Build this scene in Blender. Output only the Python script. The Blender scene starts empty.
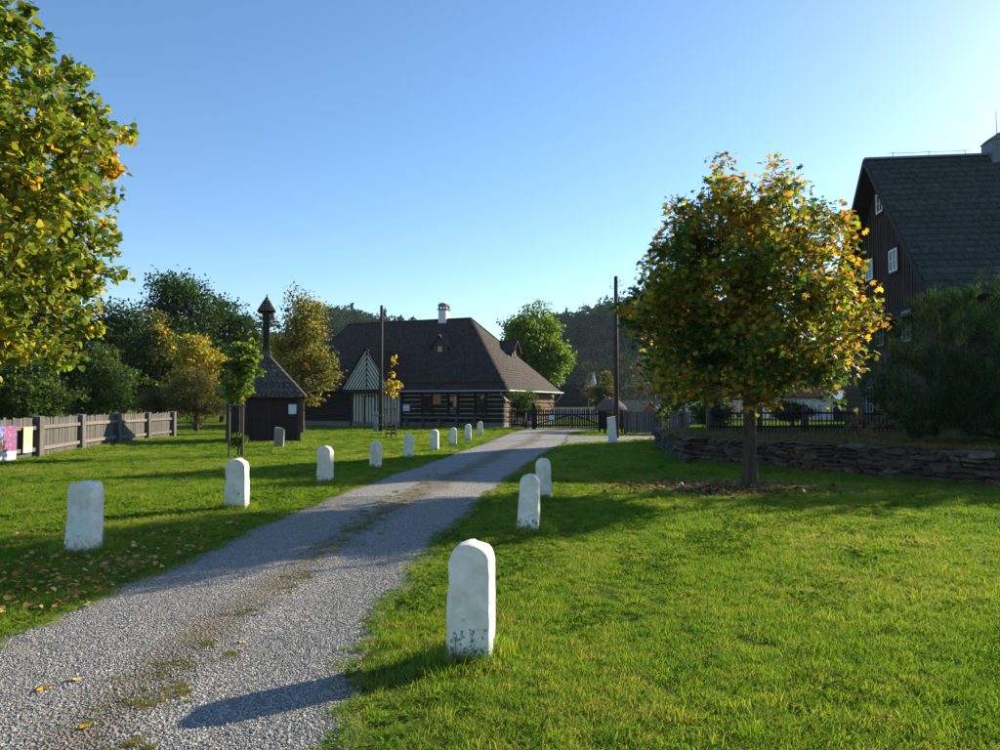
import bpy, math, random
import numpy as np
from mathutils import Vector, Matrix

R = math.radians
random.seed(7)
SC = bpy.context.scene
COL = SC.collection

# ------------------------------------------------------------------ camera
CAM_H = 1.6
F = 750.0                      # focal length in pixels of a 1000 px wide picture
PITCH = math.atan(30 / F)
cam_d = bpy.data.cameras.new('camera')
cam_d.sensor_width = 36.0
cam_d.lens = F / 1000 * 36.0
cam_d.clip_start = 0.1
cam_d.clip_end = 6000
cam = bpy.data.objects.new('camera', cam_d)
COL.objects.link(cam)
cam.location = (0, 0, CAM_H)
cam.rotation_euler = (math.pi / 2 + PITCH, 0, 0)
SC.camera = cam

# ------------------------------------------------------------------ sky, sun, exposure
SUN_AZ = R(54)                 # clockwise from +Y (the view direction)
SUN_EL = R(22.5)
world = bpy.data.worlds.new('World')
SC.world = world
world.use_nodes = True
wn = world.node_tree
bg = wn.nodes['Background']
sky = wn.nodes.new('ShaderNodeTexSky')
sky.sky_type = 'NISHITA'
sky.sun_disc = False
sky.sun_elevation = SUN_EL
sky.sun_rotation = SUN_AZ
sky.altitude = 300
sky.air_density = 1.0
sky.dust_density = 0.45
sky.ozone_density = 2.6
sat = wn.nodes.new('ShaderNodeHueSaturation')      # the camera's colour rendering of the whole sky
sat.inputs['Saturation'].default_value = 1.14
sat.inputs['Hue'].default_value = 0.5
wn.links.new(sky.outputs[0], sat.inputs['Color'])
wn.links.new(sat.outputs[0], bg.inputs[0])
bg.inputs[1].default_value = 0.107
sun_d = bpy.data.lights.new('sun', 'SUN')
sun_d.energy = 5.0
sun_d.angle = R(0.55)
sun_d.color = (1.0, 0.89, 0.70)
sun = bpy.data.objects.new('sun', sun_d)
COL.objects.link(sun)
S_DIR = Vector((math.sin(SUN_AZ) * math.cos(SUN_EL), math.cos(SUN_AZ) * math.cos(SUN_EL), math.sin(SUN_EL)))
sun.rotation_euler = (-S_DIR).to_track_quat('-Z', 'Y').to_euler()
sun.location = S_DIR * 80
vs = SC.view_settings
vs.view_transform = 'Standard'
vs.look = 'None'
vs.exposure = 1.02
vs.gamma = 1.0
vs.use_curve_mapping = False
SC.render.engine = 'CYCLES'
SC.cycles.use_denoising = True
SC.cycles.max_bounces = 8
SC.cycles.diffuse_bounces = 3
SC.cycles.transmission_bounces = 4
SC.cycles.transparent_max_bounces = 4
SC.cycles.sample_clamp_indirect = 8


# ------------------------------------------------------------------ picture helpers (pixel of the 1000x750 photo -> point of the place)
def ray(px, py):
    a, b = (px - 500) / F, (375 - py) / F
    return Vector((a, math.cos(PITCH) - b * math.sin(PITCH), math.sin(PITCH) + b * math.cos(PITCH)))
def at(px, py, Y):
    d = ray(px, py)
    return Vector((0, 0, CAM_H)) + d * (Y / d.y)
def ground(px, py, z=0.0):
    d = ray(px, py)
    return Vector((0, 0, CAM_H)) + d * ((z - CAM_H) / d.z)
def hit(px, py, P0, n):
    d = ray(px, py)
    c = Vector((0, 0, CAM_H))
    return c + d * ((P0 - c).dot(n) / d.dot(n))


# ------------------------------------------------------------------ materials
MATS = {}
def new_mat(name):
    m = bpy.data.materials.new(name)
    m.use_nodes = True
    MATS[name] = m
    return m, m.node_tree, m.node_tree.nodes['Principled BSDF']
def N(nt, t, **kw):
    n = nt.nodes.new(t)
    for k, v in kw.items():
        setattr(n, k, v)
    return n
def ramp(nt, fac, stops, interp='LINEAR'):
    r = N(nt, 'ShaderNodeValToRGB')
    r.color_ramp.interpolation = interp
    els = r.color_ramp.elements
    while len(els) < len(stops):
        els.new(0.5)
    for e, (p, c) in zip(els, stops):
        e.position = p
        e.color = (*c, 1) if len(c) == 3 else c
    nt.links.new(fac, r.inputs[0])
    return r.outputs[0]
def mixc(nt, fac, a, b, mode='MIX'):
    m = N(nt, 'ShaderNodeMix', data_type='RGBA', blend_type=mode)
    for sock, v in ((m.inputs[0], fac), (m.inputs[6], a), (m.inputs[7], b)):
        if hasattr(v, 'is_output') or hasattr(v, 'links'):
            nt.links.new(v, sock)
        elif isinstance(v, (int, float)):
            sock.default_value = v
        else:
            sock.default_value = (*v, 1)
    return m.outputs[2]
def math_n(nt, op, a, b=0.0, c=None):
    m = N(nt, 'ShaderNodeMath', operation=op)
    for i, v in enumerate((a, b) if c is None else (a, b, c)):
        if hasattr(v, 'links'):
            nt.links.new(v, m.inputs[i])
        else:
            m.inputs[i].default_value = v
    return m.outputs[0]
def noise(nt, scale, detail=4, rough=0.55, coord=None, stretch=None, dist=0.0):
    tc = N(nt, 'ShaderNodeTexCoord')
    src = coord if coord is not None else tc.outputs['Object']
    if stretch is not None:
        mp = N(nt, 'ShaderNodeMapping')
        mp.inputs['Scale'].default_value = stretch
        nt.links.new(src, mp.inputs[0])
        src = mp.outputs[0]
    n = N(nt, 'ShaderNodeTexNoise')
    n.inputs['Scale'].default_value = scale
    n.inputs['Detail'].default_value = detail
    n.inputs['Roughness'].default_value = rough
    n.inputs['Distortion'].default_value = dist
    nt.links.new(src, n.inputs[0])
    return n.outputs[0]
def bump(nt, b, height, strength=0.4, dist=0.01):
    n = N(nt, 'ShaderNodeBump')
    n.inputs['Strength'].default_value = strength
    n.inputs['Distance'].default_value = dist
    nt.links.new(height, n.inputs['Height'])
    nt.links.new(n.outputs[0], b.inputs['Normal'])

def plain(name, c1, c2=None, scale=6, rough=0.8, stretch=None, bs=0.3, bd=0.006, rnd=0.0, spec=0.3, detail=6):
    m, nt, b = new_mat(name)
    c2 = c2 or tuple(x * 0.65 for x in c1)
    f = noise(nt, scale, detail, 0.6, stretch=stretch)
    c = ramp(nt, f, [(0.32, c2), (0.68, c1)])
    if rnd:
        oi = N(nt, 'ShaderNodeObjectInfo')
        v = math_n(nt, 'MULTIPLY_ADD', oi.outputs['Random'], rnd, 1 - rnd / 2)
        hsv = N(nt, 'ShaderNodeHueSaturation')
        nt.links.new(v, hsv.inputs['Value'])
        nt.links.new(c, hsv.inputs['Color'])
        c = hsv.outputs[0]
    nt.links.new(c, b.inputs['Base Color'])
    b.inputs['Roughness'].default_value = rough
    b.inputs['Specular IOR Level'].default_value = spec
    if bs:
        bump(nt, b, f, bs, bd)
    return m

plain('dark_wood', (0.026, 0.018, 0.013), (0.012, 0.009, 0.007), 14, 0.75, (1, 1, 0.12), rnd=0.5)
plain('dark_wood_h', (0.036, 0.023, 0.015), (0.016, 0.010, 0.007), 10, 0.75, (0.1, 1, 1), rnd=0.5)
plain('hut_wood', (0.040, 0.021, 0.015), (0.018, 0.010, 0.008), 14, 0.75, (1, 1, 0.12), rnd=0.5)
plain('brown_wood', (0.085, 0.05, 0.032), (0.04, 0.024, 0.016), 12, 0.75, (1, 1, 0.12), rnd=0.4)
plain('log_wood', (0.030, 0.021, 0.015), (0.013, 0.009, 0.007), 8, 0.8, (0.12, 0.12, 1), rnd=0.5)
plain('side_log_wood', (0.17, 0.09, 0.05), (0.08, 0.04, 0.022), 8, 0.8, (0.2, 0.2, 1), rnd=0.4)  # lighter copy of the logs: sunlit side wall put into the colour
plain('grey_wood', (0.150, 0.137, 0.124), (0.065, 0.058, 0.052), 22, 0.85, (1, 1, 0.06), rnd=0.55, bs=0.5)
plain('pale_wood', (0.22, 0.195, 0.165), (0.12, 0.105, 0.088), 16, 0.85, (1, 1, 0.08), rnd=0.3)
plain('stake_wood', (0.16, 0.13, 0.10), (0.08, 0.065, 0.05), 20, 0.85, (1, 1, 0.08), rnd=0.3)
plain('pole_wood', (0.055, 0.04, 0.03), (0.028, 0.02, 0.016), 20, 0.8, (1, 1, 0.05))
plain('chinking', (0.52, 0.45, 0.35), (0.32, 0.27, 0.21), 7, 0.9)
plain('cream_paint', (0.72, 0.65, 0.51), (0.56, 0.50, 0.39), 6, 0.7, rnd=0.15)
plain('black_paint', (0.016, 0.015, 0.015), (0.009, 0.009, 0.009), 8, 0.6)
plain('far_shingle', (0.078, 0.058, 0.047), (0.034, 0.025, 0.020), 3.0, 0.85, bs=0.5, bd=0.02)
plain('hut_shingle', (0.135, 0.12, 0.108), (0.045, 0.040, 0.036), 9.0, 0.85, bs=0.5, bd=0.01, rnd=0.4)
plain('slate', (0.046, 0.058, 0.056), (0.024, 0.030, 0.029), 1.6, 0.62, bs=0.35, bd=0.01, rnd=0.35, detail=8)
plain('gutter_metal', (0.36, 0.36, 0.36), (0.25, 0.25, 0.25), 8, 0.4, bs=0)
plain('sheet_metal', (0.16, 0.18, 0.19), (0.11, 0.12, 0.13), 5, 0.5, bs=0)
plain('white_plaster', (0.74, 0.72, 0.68), (0.56, 0.53, 0.48), 5, 0.85)
plain('grey_plaster', (0.30, 0.31, 0.32), (0.20, 0.21, 0.21), 5, 0.85)
plain('granite', (0.34, 0.31, 0.27), (0.17, 0.155, 0.135), 14, 0.9, bs=0.8, bd=0.02)
plain('plinth_stone', (0.26, 0.24, 0.22), (0.12, 0.11, 0.10), 5, 0.9, bs=0.7, bd=0.03)
plain('wall_core', (0.035, 0.030, 0.025), (0.018, 0.016, 0.013), 8, 0.95, bs=0.8, bd=0.03)
plain('red_tile', (0.34, 0.13, 0.08), (0.20, 0.08, 0.05), 4, 0.85)
plain('beige_roof', (0.40, 0.31, 0.22), (0.26, 0.2, 0.15), 4, 0.85)
plain('thatch', (0.20, 0.14, 0.10), (0.09, 0.06, 0.045), 20, 0.95, (1, 1, 0.2), bs=0.8, bd=0.03)
plain('brick_red', (0.30, 0.13, 0.085), (0.18, 0.08, 0.05), 9, 0.9)
plain('shrub_soil', (0.060, 0.042, 0.026), (0.03, 0.022, 0.014), 7, 0.95, bs=0.8, bd=0.03)
plain('white_paint', (0.78, 0.77, 0.74), (0.68, 0.67, 0.63), 9, 0.6, bs=0.1)
plain('ceramic', (0.5, 0.47, 0.42), None, 9, 0.3, bs=0)

def bark(name, c1, c2):
    m, nt, b = new_mat(name)
    f = noise(nt, 16, 8, 0.65, stretch=(1, 1, 0.25), dist=0.6)
    g = noise(nt, 3, 3)
    c = ramp(nt, f, [(0.35, c2), (0.65, c1)])
    c = mixc(nt, ramp(nt, g, [(0.5, (0, 0, 0)), (0.75, (0.5, 0.5, 0.5))]), c, (0.07, 0.08, 0.035))
    nt.links.new(c, b.inputs['Base Color'])
    b.inputs['Roughness'].default_value = 0.92
    b.inputs['Specular IOR Level'].default_value = 0.2
    bump(nt, b, f, 0.9, 0.02)
bark('bark', (0.10, 0.078, 0.055), (0.035, 0.026, 0.018))
bark('pale_bark', (0.22, 0.18, 0.14), (0.09, 0.07, 0.05))

def stone_mat():
    m, nt, b = new_mat('field_stone')
    oi = N(nt, 'ShaderNodeObjectInfo')
    f = noise(nt, 3.0, 8, 0.65)
    base = ramp(nt, oi.outputs['Random'], [(0.0, (0.072, 0.054, 0.036)), (0.3, (0.115, 0.093, 0.066)), (0.55, (0.050, 0.038, 0.026)), (0.8, (0.11, 0.076, 0.045)), (1.0, (0.17, 0.145, 0.11))])
    c = mixc(nt, ramp(nt, f, [(0.4, (0.0,) * 3), (0.65, (0.75,) * 3)]), base, (0.026, 0.024, 0.014))
    nt.links.new(c, b.inputs['Base Color'])
    b.inputs['Roughness'].default_value = 0.9
    bump(nt, b, f, 0.8, 0.05)
stone_mat()

def whitewash():
    m, nt, b = new_mat('whitewash')
    tc = N(nt, 'ShaderNodeTexCoord')
    sep = N(nt, 'ShaderNodeSeparateXYZ')
    nt.links.new(tc.outputs['Object'], sep.inputs[0])
    oi = N(nt, 'ShaderNodeObjectInfo')
    off = N(nt, 'ShaderNodeVectorMath', operation='ADD')
    nt.links.new(tc.outputs['Object'], off.inputs[0])
    sc = N(nt, 'ShaderNodeVectorMath', operation='SCALE')
    sc.inputs[0].default_value = (31, 17, 23)
    nt.links.new(oi.outputs['Random'], sc.inputs['Scale'])
    nt.links.new(sc.outputs[0], off.inputs[1])
    f = noise(nt, 7, 8, 0.62, coord=off.outputs[0])
    g = noise(nt, 22, 8, 0.75, coord=off.outputs[0])
    k = noise(nt, 2.2, 3, 0.5, coord=off.outputs[0])
    c = ramp(nt, f, [(0.30, (0.64, 0.59, 0.49)), (0.6, (0.86, 0.82, 0.73))])
    c = mixc(nt, ramp(nt, k, [(0.5, (0,) * 3), (0.8, (0.55,) * 3)]), c, (0.56, 0.50, 0.36))
    st = noise(nt, 9, 5, 0.7, coord=off.outputs[0], stretch=(1, 1, 0.12))
    c = mixc(nt, ramp(nt, st, [(0.55, (0,) * 3), (0.75, (0.35,) * 3)]), c, (0.42, 0.37, 0.27))
    # flaked paint and soil splash near the foot
    low = math_n(nt, 'MULTIPLY_ADD', sep.outputs[2], -1.9, 0.86)
    m1 = math_n(nt, 'MULTIPLY', g, 1.0)
    flake = math_n(nt, 'ADD', math_n(nt, 'MULTIPLY', low, 0.28), m1)
    fl = ramp(nt, flake, [(0.71, (0,) * 3), (0.75, (0.8,) * 3)])
    c = mixc(nt, fl, c, (0.15, 0.135, 0.11))
    foot = math_n(nt, 'ADD', math_n(nt, 'MULTIPLY_ADD', sep.outputs[2], -5.0, 0.75), math_n(nt, 'MULTIPLY', f, 0.6))
    c = mixc(nt, ramp(nt, foot, [(0.55, (0,) * 3), (0.95, (0.75,) * 3)]), c, (0.19, 0.19, 0.10))
    nt.links.new(c, b.inputs['Base Color'])
    b.inputs['Roughness'].default_value = 0.9
    b.inputs['Specular IOR Level'].default_value = 0.15
    h = mixc(nt, fl, f, (0, 0, 0))
    hg = N(nt, 'ShaderNodeMix', data_type='FLOAT')
    hg.inputs[0].default_value = 0.35
    nt.links.new(h, hg.inputs[2])
    nt.links.new(g, hg.inputs[3])
    bump(nt, b, hg.outputs[0], 1.0, 0.018)
whitewash()

def glass():
    m, nt, b = new_mat('window_glass')
    b.inputs['Base Color'].default_value = (0.012, 0.014, 0.016, 1)
    b.inputs['Roughness'].default_value = 0.06
    b.inputs['Specular IOR Level'].default_value = 0.9
    f = noise(nt, 1.5, 2)
    bump(nt, b, f, 0.1, 0.02)
glass()

def leaf_mat(name, trans=0.45, tboost=1.35, spec=0.25):
    m, nt, b = new_mat(name)
    a = N(nt, 'ShaderNodeAttribute', attribute_name='col')
    nt.links.new(a.outputs['Color'], b.inputs['Base Color'])
    b.inputs['Roughness'].default_value = 0.5
    b.inputs['Specular IOR Level'].default_value = spec
    tr = N(nt, 'ShaderNodeBsdfTranslucent')
    tb = mixc(nt, 1.0, a.outputs['Color'], (tboost, tboost * 0.97, tboost * 0.55), 'MULTIPLY')
    nt.links.new(tb, tr.inputs[0])
    mx = N(nt, 'ShaderNodeMixShader')
    mx.inputs[0].default_value = trans
    nt.links.new(b.outputs[0], mx.inputs[1])
    nt.links.new(tr.outputs[0], mx.inputs[2])
    nt.links.new(mx.outputs[0], nt.nodes['Material Output'].inputs[0])
leaf_mat('leaf', 0.48, 1.5, 0.2)
leaf_mat('needle', 0.22, 1.1, 0.0)
leaf_mat('litter', 0.2, 1.0, 0.1)

def grass_mat(name, stops, trans=0.5, boost=(1.5, 1.45, 0.65), spec=0.12):
    m, nt, b = new_mat(name)
    geo = N(nt, 'ShaderNodeNewGeometry')
    oi = N(nt, 'ShaderNodeObjectInfo')
    f = noise(nt, 0.35, 4, 0.6, coord=geo.outputs['Position'])
    v = math_n(nt, 'ADD', math_n(nt, 'MULTIPLY', f, 0.75), math_n(nt, 'MULTIPLY', oi.outputs['Random'], 0.38))
    c = ramp(nt, v, stops)
    nt.links.new(c, b.inputs['Base Color'])
    b.inputs['Roughness'].default_value = 0.6
    b.inputs['Specular IOR Level'].default_value = spec
    tr = N(nt, 'ShaderNodeBsdfTranslucent')
    nt.links.new(mixc(nt, 1.0, c, boost, 'MULTIPLY'), tr.inputs[0])
    mx = N(nt, 'ShaderNodeMixShader')
    mx.inputs[0].default_value = trans
    nt.links.new(b.outputs[0], mx.inputs[1])
    nt.links.new(tr.outputs[0], mx.inputs[2])
    nt.links.new(mx.outputs[0], nt.nodes['Material Output'].inputs[0])
G_STOPS = [(0.24, (0.062, 0.142, 0.012)), (0.42, (0.116, 0.222, 0.018)), (0.58, (0.175, 0.266, 0.026)), (0.74, (0.26, 0.28, 0.05)), (0.90, (0.38, 0.32, 0.14))]
grass_mat('grass_blade', G_STOPS)
grass_mat('weed_leaf', [(0.25, (0.060, 0.150, 0.014)), (0.6, (0.11, 0.215, 0.022)), (0.9, (0.17, 0.24, 0.03))], 0.4, spec=0.0)
grass_mat('dry_grass', [(0.25, (0.06, 0.075, 0.018)), (0.5, (0.12, 0.105, 0.03)), (0.75, (0.19, 0.12, 0.05)), (0.95, (0.17, 0.07, 0.04))], 0.3)
grass_mat('moss_tuft', [(0.25, (0.10, 0.115, 0.022)), (0.55, (0.17, 0.165, 0.04)), (0.9, (0.27, 0.22, 0.08))], 0.4)

def lawn_mat():
    m, nt, b = new_mat('lawn_soil')
    geo = N(nt, 'ShaderNodeNewGeometry')
    f = noise(nt, 0.35, 4, 0.6, coord=geo.outputs['Position'])
    g = noise(nt, 9, 6, 0.7, coord=geo.outputs['Position'])
    c = ramp(nt, f, [(0.35, (0.085, 0.15, 0.018)), (0.55, (0.13, 0.19, 0.024)), (0.75, (0.17, 0.18, 0.04))])
    c = mixc(nt, ramp(nt, g, [(0.35, (0.8,) * 3), (0.65, (0,) * 3)]), c, (0.035, 0.040, 0.012))
    nt.links.new(c, b.inputs['Base Color'])
    b.inputs['Roughness'].default_value = 1.0
    b.inputs['Specular IOR Level'].default_value = 0.0
    bump(nt, b, g, 1.0, 0.05)
lawn_mat()

def gravel_mat():
    m, nt, b = new_mat('gravel')
    geo = N(nt, 'ShaderNodeNewGeometry')
    P = geo.outputs['Position']
    uv = N(nt, 'ShaderNodeUVMap')
    sep = N(nt, 'ShaderNodeSeparateXYZ')
    nt.links.new(uv.outputs[0], sep.inputs[0])
    vor = N(nt, 'ShaderNodeTexVoronoi')
    vor.inputs['Scale'].default_value = 55
    nt.links.new(P, vor.inputs['Vector'])
    cell = N(nt, 'ShaderNodeSeparateColor')
    nt.links.new(vor.outputs['Color'], cell.inputs[0])
    stone = ramp(nt, cell.outputs[0], [(0.0, (0.12, 0.115, 0.105)), (0.35, (0.24, 0.23, 0.21)), (0.7, (0.34, 0.325, 0.29)), (1.0, (0.50, 0.475, 0.42))])
    n1 = noise(nt, 1.3, 5, 0.6, coord=P)
    n2 = noise(nt, 11, 5, 0.7, coord=P)
    stone = mixc(nt, ramp(nt, n2, [(0.42, (0.0,) * 3), (0.62, (0.4,) * 3)]), stone, (0.20, 0.18, 0.155))
    # middle strip with soil and moss between the wheel tracks
    cen = math_n(nt, 'ABSOLUTE', math_n(nt, 'SUBTRACT', sep.outputs[0], 0.53))
    strip = math_n(nt, 'SUBTRACT', math_n(nt, 'MULTIPLY_ADD', cen, -3.3, 0.78), math_n(nt, 'MULTIPLY_ADD', n1, -1.1, 0.55))
    strip = math_n(nt, 'ADD', strip, math_n(nt, 'MULTIPLY_ADD', n2, 0.9, -0.45))
    sf = ramp(nt, strip, [(0.34, (0,) * 3), (0.64, (0.88,) * 3)])
    soil = ramp(nt, n2, [(0.35, (0.11, 0.088, 0.062)), (0.6, (0.20, 0.165, 0.12))])
    c = mixc(nt, sf, stone, soil)
    # soil creeping in at both edges
    edge = math_n(nt, 'ABSOLUTE', math_n(nt, 'SUBTRACT', sep.outputs[0], 0.5))
    ef = math_n(nt, 'ADD', edge, math_n(nt, 'MULTIPLY_ADD', n2, 0.12, -0.06))
    c = mixc(nt, ramp(nt, ef, [(0.425, (0,) * 3), (0.485, (0.9,) * 3)]), c, (0.125, 0.098, 0.062))
    nt.links.new(c, b.inputs['Base Color'])
    b.inputs['Roughness'].default_value = 0.9
    b.inputs['Specular IOR Level'].default_value = 0.3
    bump(nt, b, vor.outputs['Distance'], 1.0, 0.02)
gravel_mat()

def pebble_mat():
    m, nt, b = new_mat('pebble')
    oi = N(nt, 'ShaderNodeObjectInfo')
    c = ramp(nt, oi.outputs['Random'], [(0.0, (0.16, 0.15, 0.132)), (0.3, (0.26, 0.245, 0.218)), (0.75, (0.36, 0.34, 0.30)), (0.93, (0.48, 0.455, 0.40)), (1.0, (0.38, 0.29, 0.19))])
    nt.links.new(c, b.inputs['Base Color'])
    b.inputs['Roughness'].default_value = 0.8
pebble_mat()

def forest_hill_mat():
    plain('hill_soil', (0.03, 0.045, 0.02), (0.02, 0.03, 0.012), 0.1, 1.0, bs=0)
forest_hill_mat()

def print_mat(name, fn):
    m, nt, b = new_mat(name)
    tc = N(nt, 'ShaderNodeTexCoord')
    sep = N(nt, 'ShaderNodeSeparateXYZ')
    nt.links.new(tc.outputs['UV'], sep.inputs[0])
    nt.links.new(fn(nt, sep.outputs[0], sep.outputs[1], tc.outputs['UV']), b.inputs['Base Color'])
    b.inputs['Roughness'].default_value = 0.5
def banner_print(nt, u, v, uvs):
    n = noise(nt, 9, 5, 0.7, coord=uvs)
    skyc = ramp(nt, v, [(0.45, (0.45, 0.55, 0.8)), (1.0, (0.05, 0.16, 0.62))])
    house = ramp(nt, n, [(0.4, (0.55, 0.26, 0.15)), (0.6, (0.80, 0.62, 0.5))])
    hm = math_n(nt, 'LESS_THAN', v, math_n(nt, 'MULTIPLY_ADD', u, 0.6, 0.32))
    c = mixc(nt, hm, skyc, house)
    gm = math_n(nt, 'LESS_THAN', v, math_n(nt, 'MULTIPLY_ADD', n, 0.4, 0.06))
    c = mixc(nt, gm, c, (0.42, 0.45, 0.5))
    fl = ramp(nt, noise(nt, 14, 3, 0.7, coord=uvs), [(0.36, (0.06, 0.08, 0.28)), (0.45, (0.34, 0.03, 0.05)), (0.52, (0.10, 0.12, 0.32)), (0.58, (0.42, 0.05, 0.06)), (0.68, (0.40, 0.33, 0.36))])
    fl = mixc(nt, math_n(nt, 'LESS_THAN', v, 0.28), fl, (0.5, 0.55, 0.62))
    return mixc(nt, math_n(nt, 'GREATER_THAN', u, 0.62), c, fl)
def notice_print(nt, u, v, uvs):
    n = noise(nt, 12, 4, 0.7, coord=uvs)
    c = ramp(nt, n, [(0.38, (0.30, 0.24, 0.10)), (0.55, (0.62, 0.55, 0.36)), (0.68, (0.20, 0.17, 0.09))])
    return mixc(nt, math_n(nt, 'LESS_THAN', v, 0.26), c, (0.62, 0.58, 0.47))
def paper_print(nt, u, v, uvs):
    w = N(nt, 'ShaderNodeTexWave')
    w.bands_direction = 'Y'
    w.inputs['Scale'].default_value = 4.5
    nt.links.new(uvs, w.inputs[0])
    n = noise(nt, 30, 2, coord=uvs, stretch=(1, 0.3, 1))
    f = math_n(nt, 'MULTIPLY', w.outputs[1], n)
    return ramp(nt, f, [(0.30, (0.66, 0.72, 0.76)), (0.48, (0.42, 0.47, 0.52))])
def orange_print(nt, u, v, uvs):
    n = noise(nt, 9, 4, 0.7, coord=uvs)
    return ramp(nt, n, [(0.4, (0.52, 0.20, 0.05)), (0.52, (0.30, 0.10, 0.03)), (0.6, (0.60, 0.28, 0.09))])
print_mat('banner_print', banner_print)
print_mat('notice_print', notice_print)
print_mat('paper_print', paper_print)
print_mat('orange_print', orange_print)


# ------------------------------------------------------------------ mesh helpers
def fast_mesh(name, verts, faces, cols=None, smooth=False):
    """verts (n,3) array; faces: list of (m,k) index arrays."""
    me = bpy.data.meshes.new(name)
    verts = np.asarray(verts, dtype=np.float32)
    faces = [np.asarray(f, dtype=np.int32) for f in faces if len(f)]
    me.vertices.add(len(verts))
    me.vertices.foreach_set('co', verts.ravel())
    loops = np.concatenate([f.ravel() for f in faces])
    me.loops.add(len(loops))
    me.loops.foreach_set('vertex_index', loops)
    tot = np.concatenate([np.full(len(f), f.shape[1], dtype=np.int32) for f in faces])
    start = np.concatenate([[0], np.cumsum(tot)[:-1]]).astype(np.int32)
    me.polygons.add(len(tot))
    me.polygons.foreach_set('loop_start', start)
    me.polygons.foreach_set('loop_total', tot)
    if smooth:
        me.polygons.foreach_set('use_smooth', np.ones(len(tot), dtype=bool))
    if cols is not None:
        at_ = me.attributes.new('col', 'FLOAT_COLOR', 'POINT')
        c4 = np.ones((len(verts), 4), dtype=np.float32)
        c4[:, :3] = cols
        at_.data.foreach_set('color', c4.ravel())
    me.update(calc_edges=True)
    me.validate()
    return me

def link(name, me, parent=None, mat=None, loc=None, rot=None, scale=None):
    if mat and not me.materials:
        me.materials.append(MATS[mat])
    o = bpy.data.objects.new(name, me)
    COL.objects.link(o)
    o.parent = parent
    if loc is not None: o.location = loc
    if rot is not None: o.rotation_euler = rot
    if scale is not None: o.scale = scale
    return o
def tag(o, label=None, cat=None, group=None, kind=None):
    if label: o['label'] = label
    if cat: o['category'] = cat
    if group: o['group'] = group
    if kind: o['kind'] = kind
    return o
def thing(name, label, cat, loc=(0, 0, 0), rz=0.0, group=None):
    o = bpy.data.objects.new(name, None)
    o.empty_display_size = 0.3
    COL.objects.link(o)
    o.location = loc
    o.rotation_euler = (0, 0, rz)
    return tag(o, label, cat, group)

class MB:
    """collects solid pieces and links them as one mesh object"""
    def __init__(s):
        s.v, s.f, s.uv = [], [], {}
    def hexa(s, p):
        """8 points: bottom ring 0-3 counter-clockwise, top ring 4-7"""
        b = len(s.v)
        s.v += [tuple(q) for q in p]
        for f in ((3, 2, 1, 0), (4, 5, 6, 7), (0, 1, 5, 4), (1, 2, 6, 5), (2, 3, 7, 6), (3, 0, 4, 7)):
            s.f.append(tuple(b + i for i in f))
        return s
    def box(s, x0, x1, y0, y1, z0, z1):
        return s.hexa([(x0, y0, z0), (x1, y0, z0), (x1, y1, z0), (x0, y1, z0), (x0, y0, z1), (x1, y0, z1), (x1, y1, z1), (x0, y1, z1)])
    def bar(s, a, b, w, h, up=(0, 0, 1)):
        a, b = Vector(a), Vector(b)
        d = (b - a).normalized()
        up = Vector(up)
        x = d.cross(up)
        if x.length < 1e-4:
            x = d.cross(Vector((0, 1, 0)))
        x.normalize()
        y = x.cross(d).normalized()
        p = []
        for q in (a, b):
            p += [q - x * w / 2 - y * h / 2, q + x * w / 2 - y * h / 2, q + x * w / 2 + y * h / 2, q - x * w / 2 + y * h / 2]
        return s.hexa(p)
    def prism(s, pts, off):
        """closed polygon pts extruded by vector off"""
        b, n = len(s.v), len(pts)
        off = Vector(off)
        s.v += [tuple(p) for p in pts] + [tuple(Vector(p) + off) for p in pts]
        s.f.append(tuple(b + i for i in range(n))[::-1])
        s.f.append(tuple(b + n + i for i in range(n)))
        for i in range(n):
            j = (i + 1) % n
            s.f.append((b + i, b + j, b + n + j, b + n + i))
        return s
    def tube(s, pts, rad, n=8, cap=True):
        pts = [Vector(p) for p in pts]
        rad = rad if hasattr(rad, '__len__') else [rad] * len(pts)
        b = len(s.v)
        ref = Vector((0.3, 1, 0.05)).normalized()
        for i, p in enumerate(pts):
            d = (pts[min(i + 1, len(pts) - 1)] - pts[max(i - 1, 0)]).normalized()
            x = d.cross(ref)
            if x.length < 0.05:
                x = d.cross(Vector((1, 0, 0)))
            x.normalize()
            y = d.cross(x)
            for k in range(n):
                a = 2 * math.pi * k / n
                s.v.append(tuple(p + (x * math.cos(a) + y * math.sin(a)) * rad[i]))
        for i in range(len(pts) - 1):
            for k in range(n):
                k2 = (k + 1) % n
                s.f.append((b + i * n + k, b + i * n + k2, b + (i + 1) * n + k2, b + (i + 1) * n + k))
        if cap:
            s.f.append(tuple(b + k for k in range(n))[::-1])
            s.f.append(tuple(b + (len(pts) - 1) * n + k for k in range(n)))
        return s
    def mesh(s, name, smooth=False):
        me = bpy.data.meshes.new(name)
        me.from_pydata(s.v, [], s.f)
        import bmesh
        bm = bmesh.new()
        bm.from_mesh(me)
        bmesh.ops.recalc_face_normals(bm, faces=bm.faces)
        bm.to_mesh(me)
        bm.free()
        if smooth:
            for p in me.polygons: p.use_smooth = True
        return me
    def build(s, name, mat, parent=None, smooth=False, **kw):
        return link(name, s.mesh(name, smooth), parent, mat, **kw)

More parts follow.
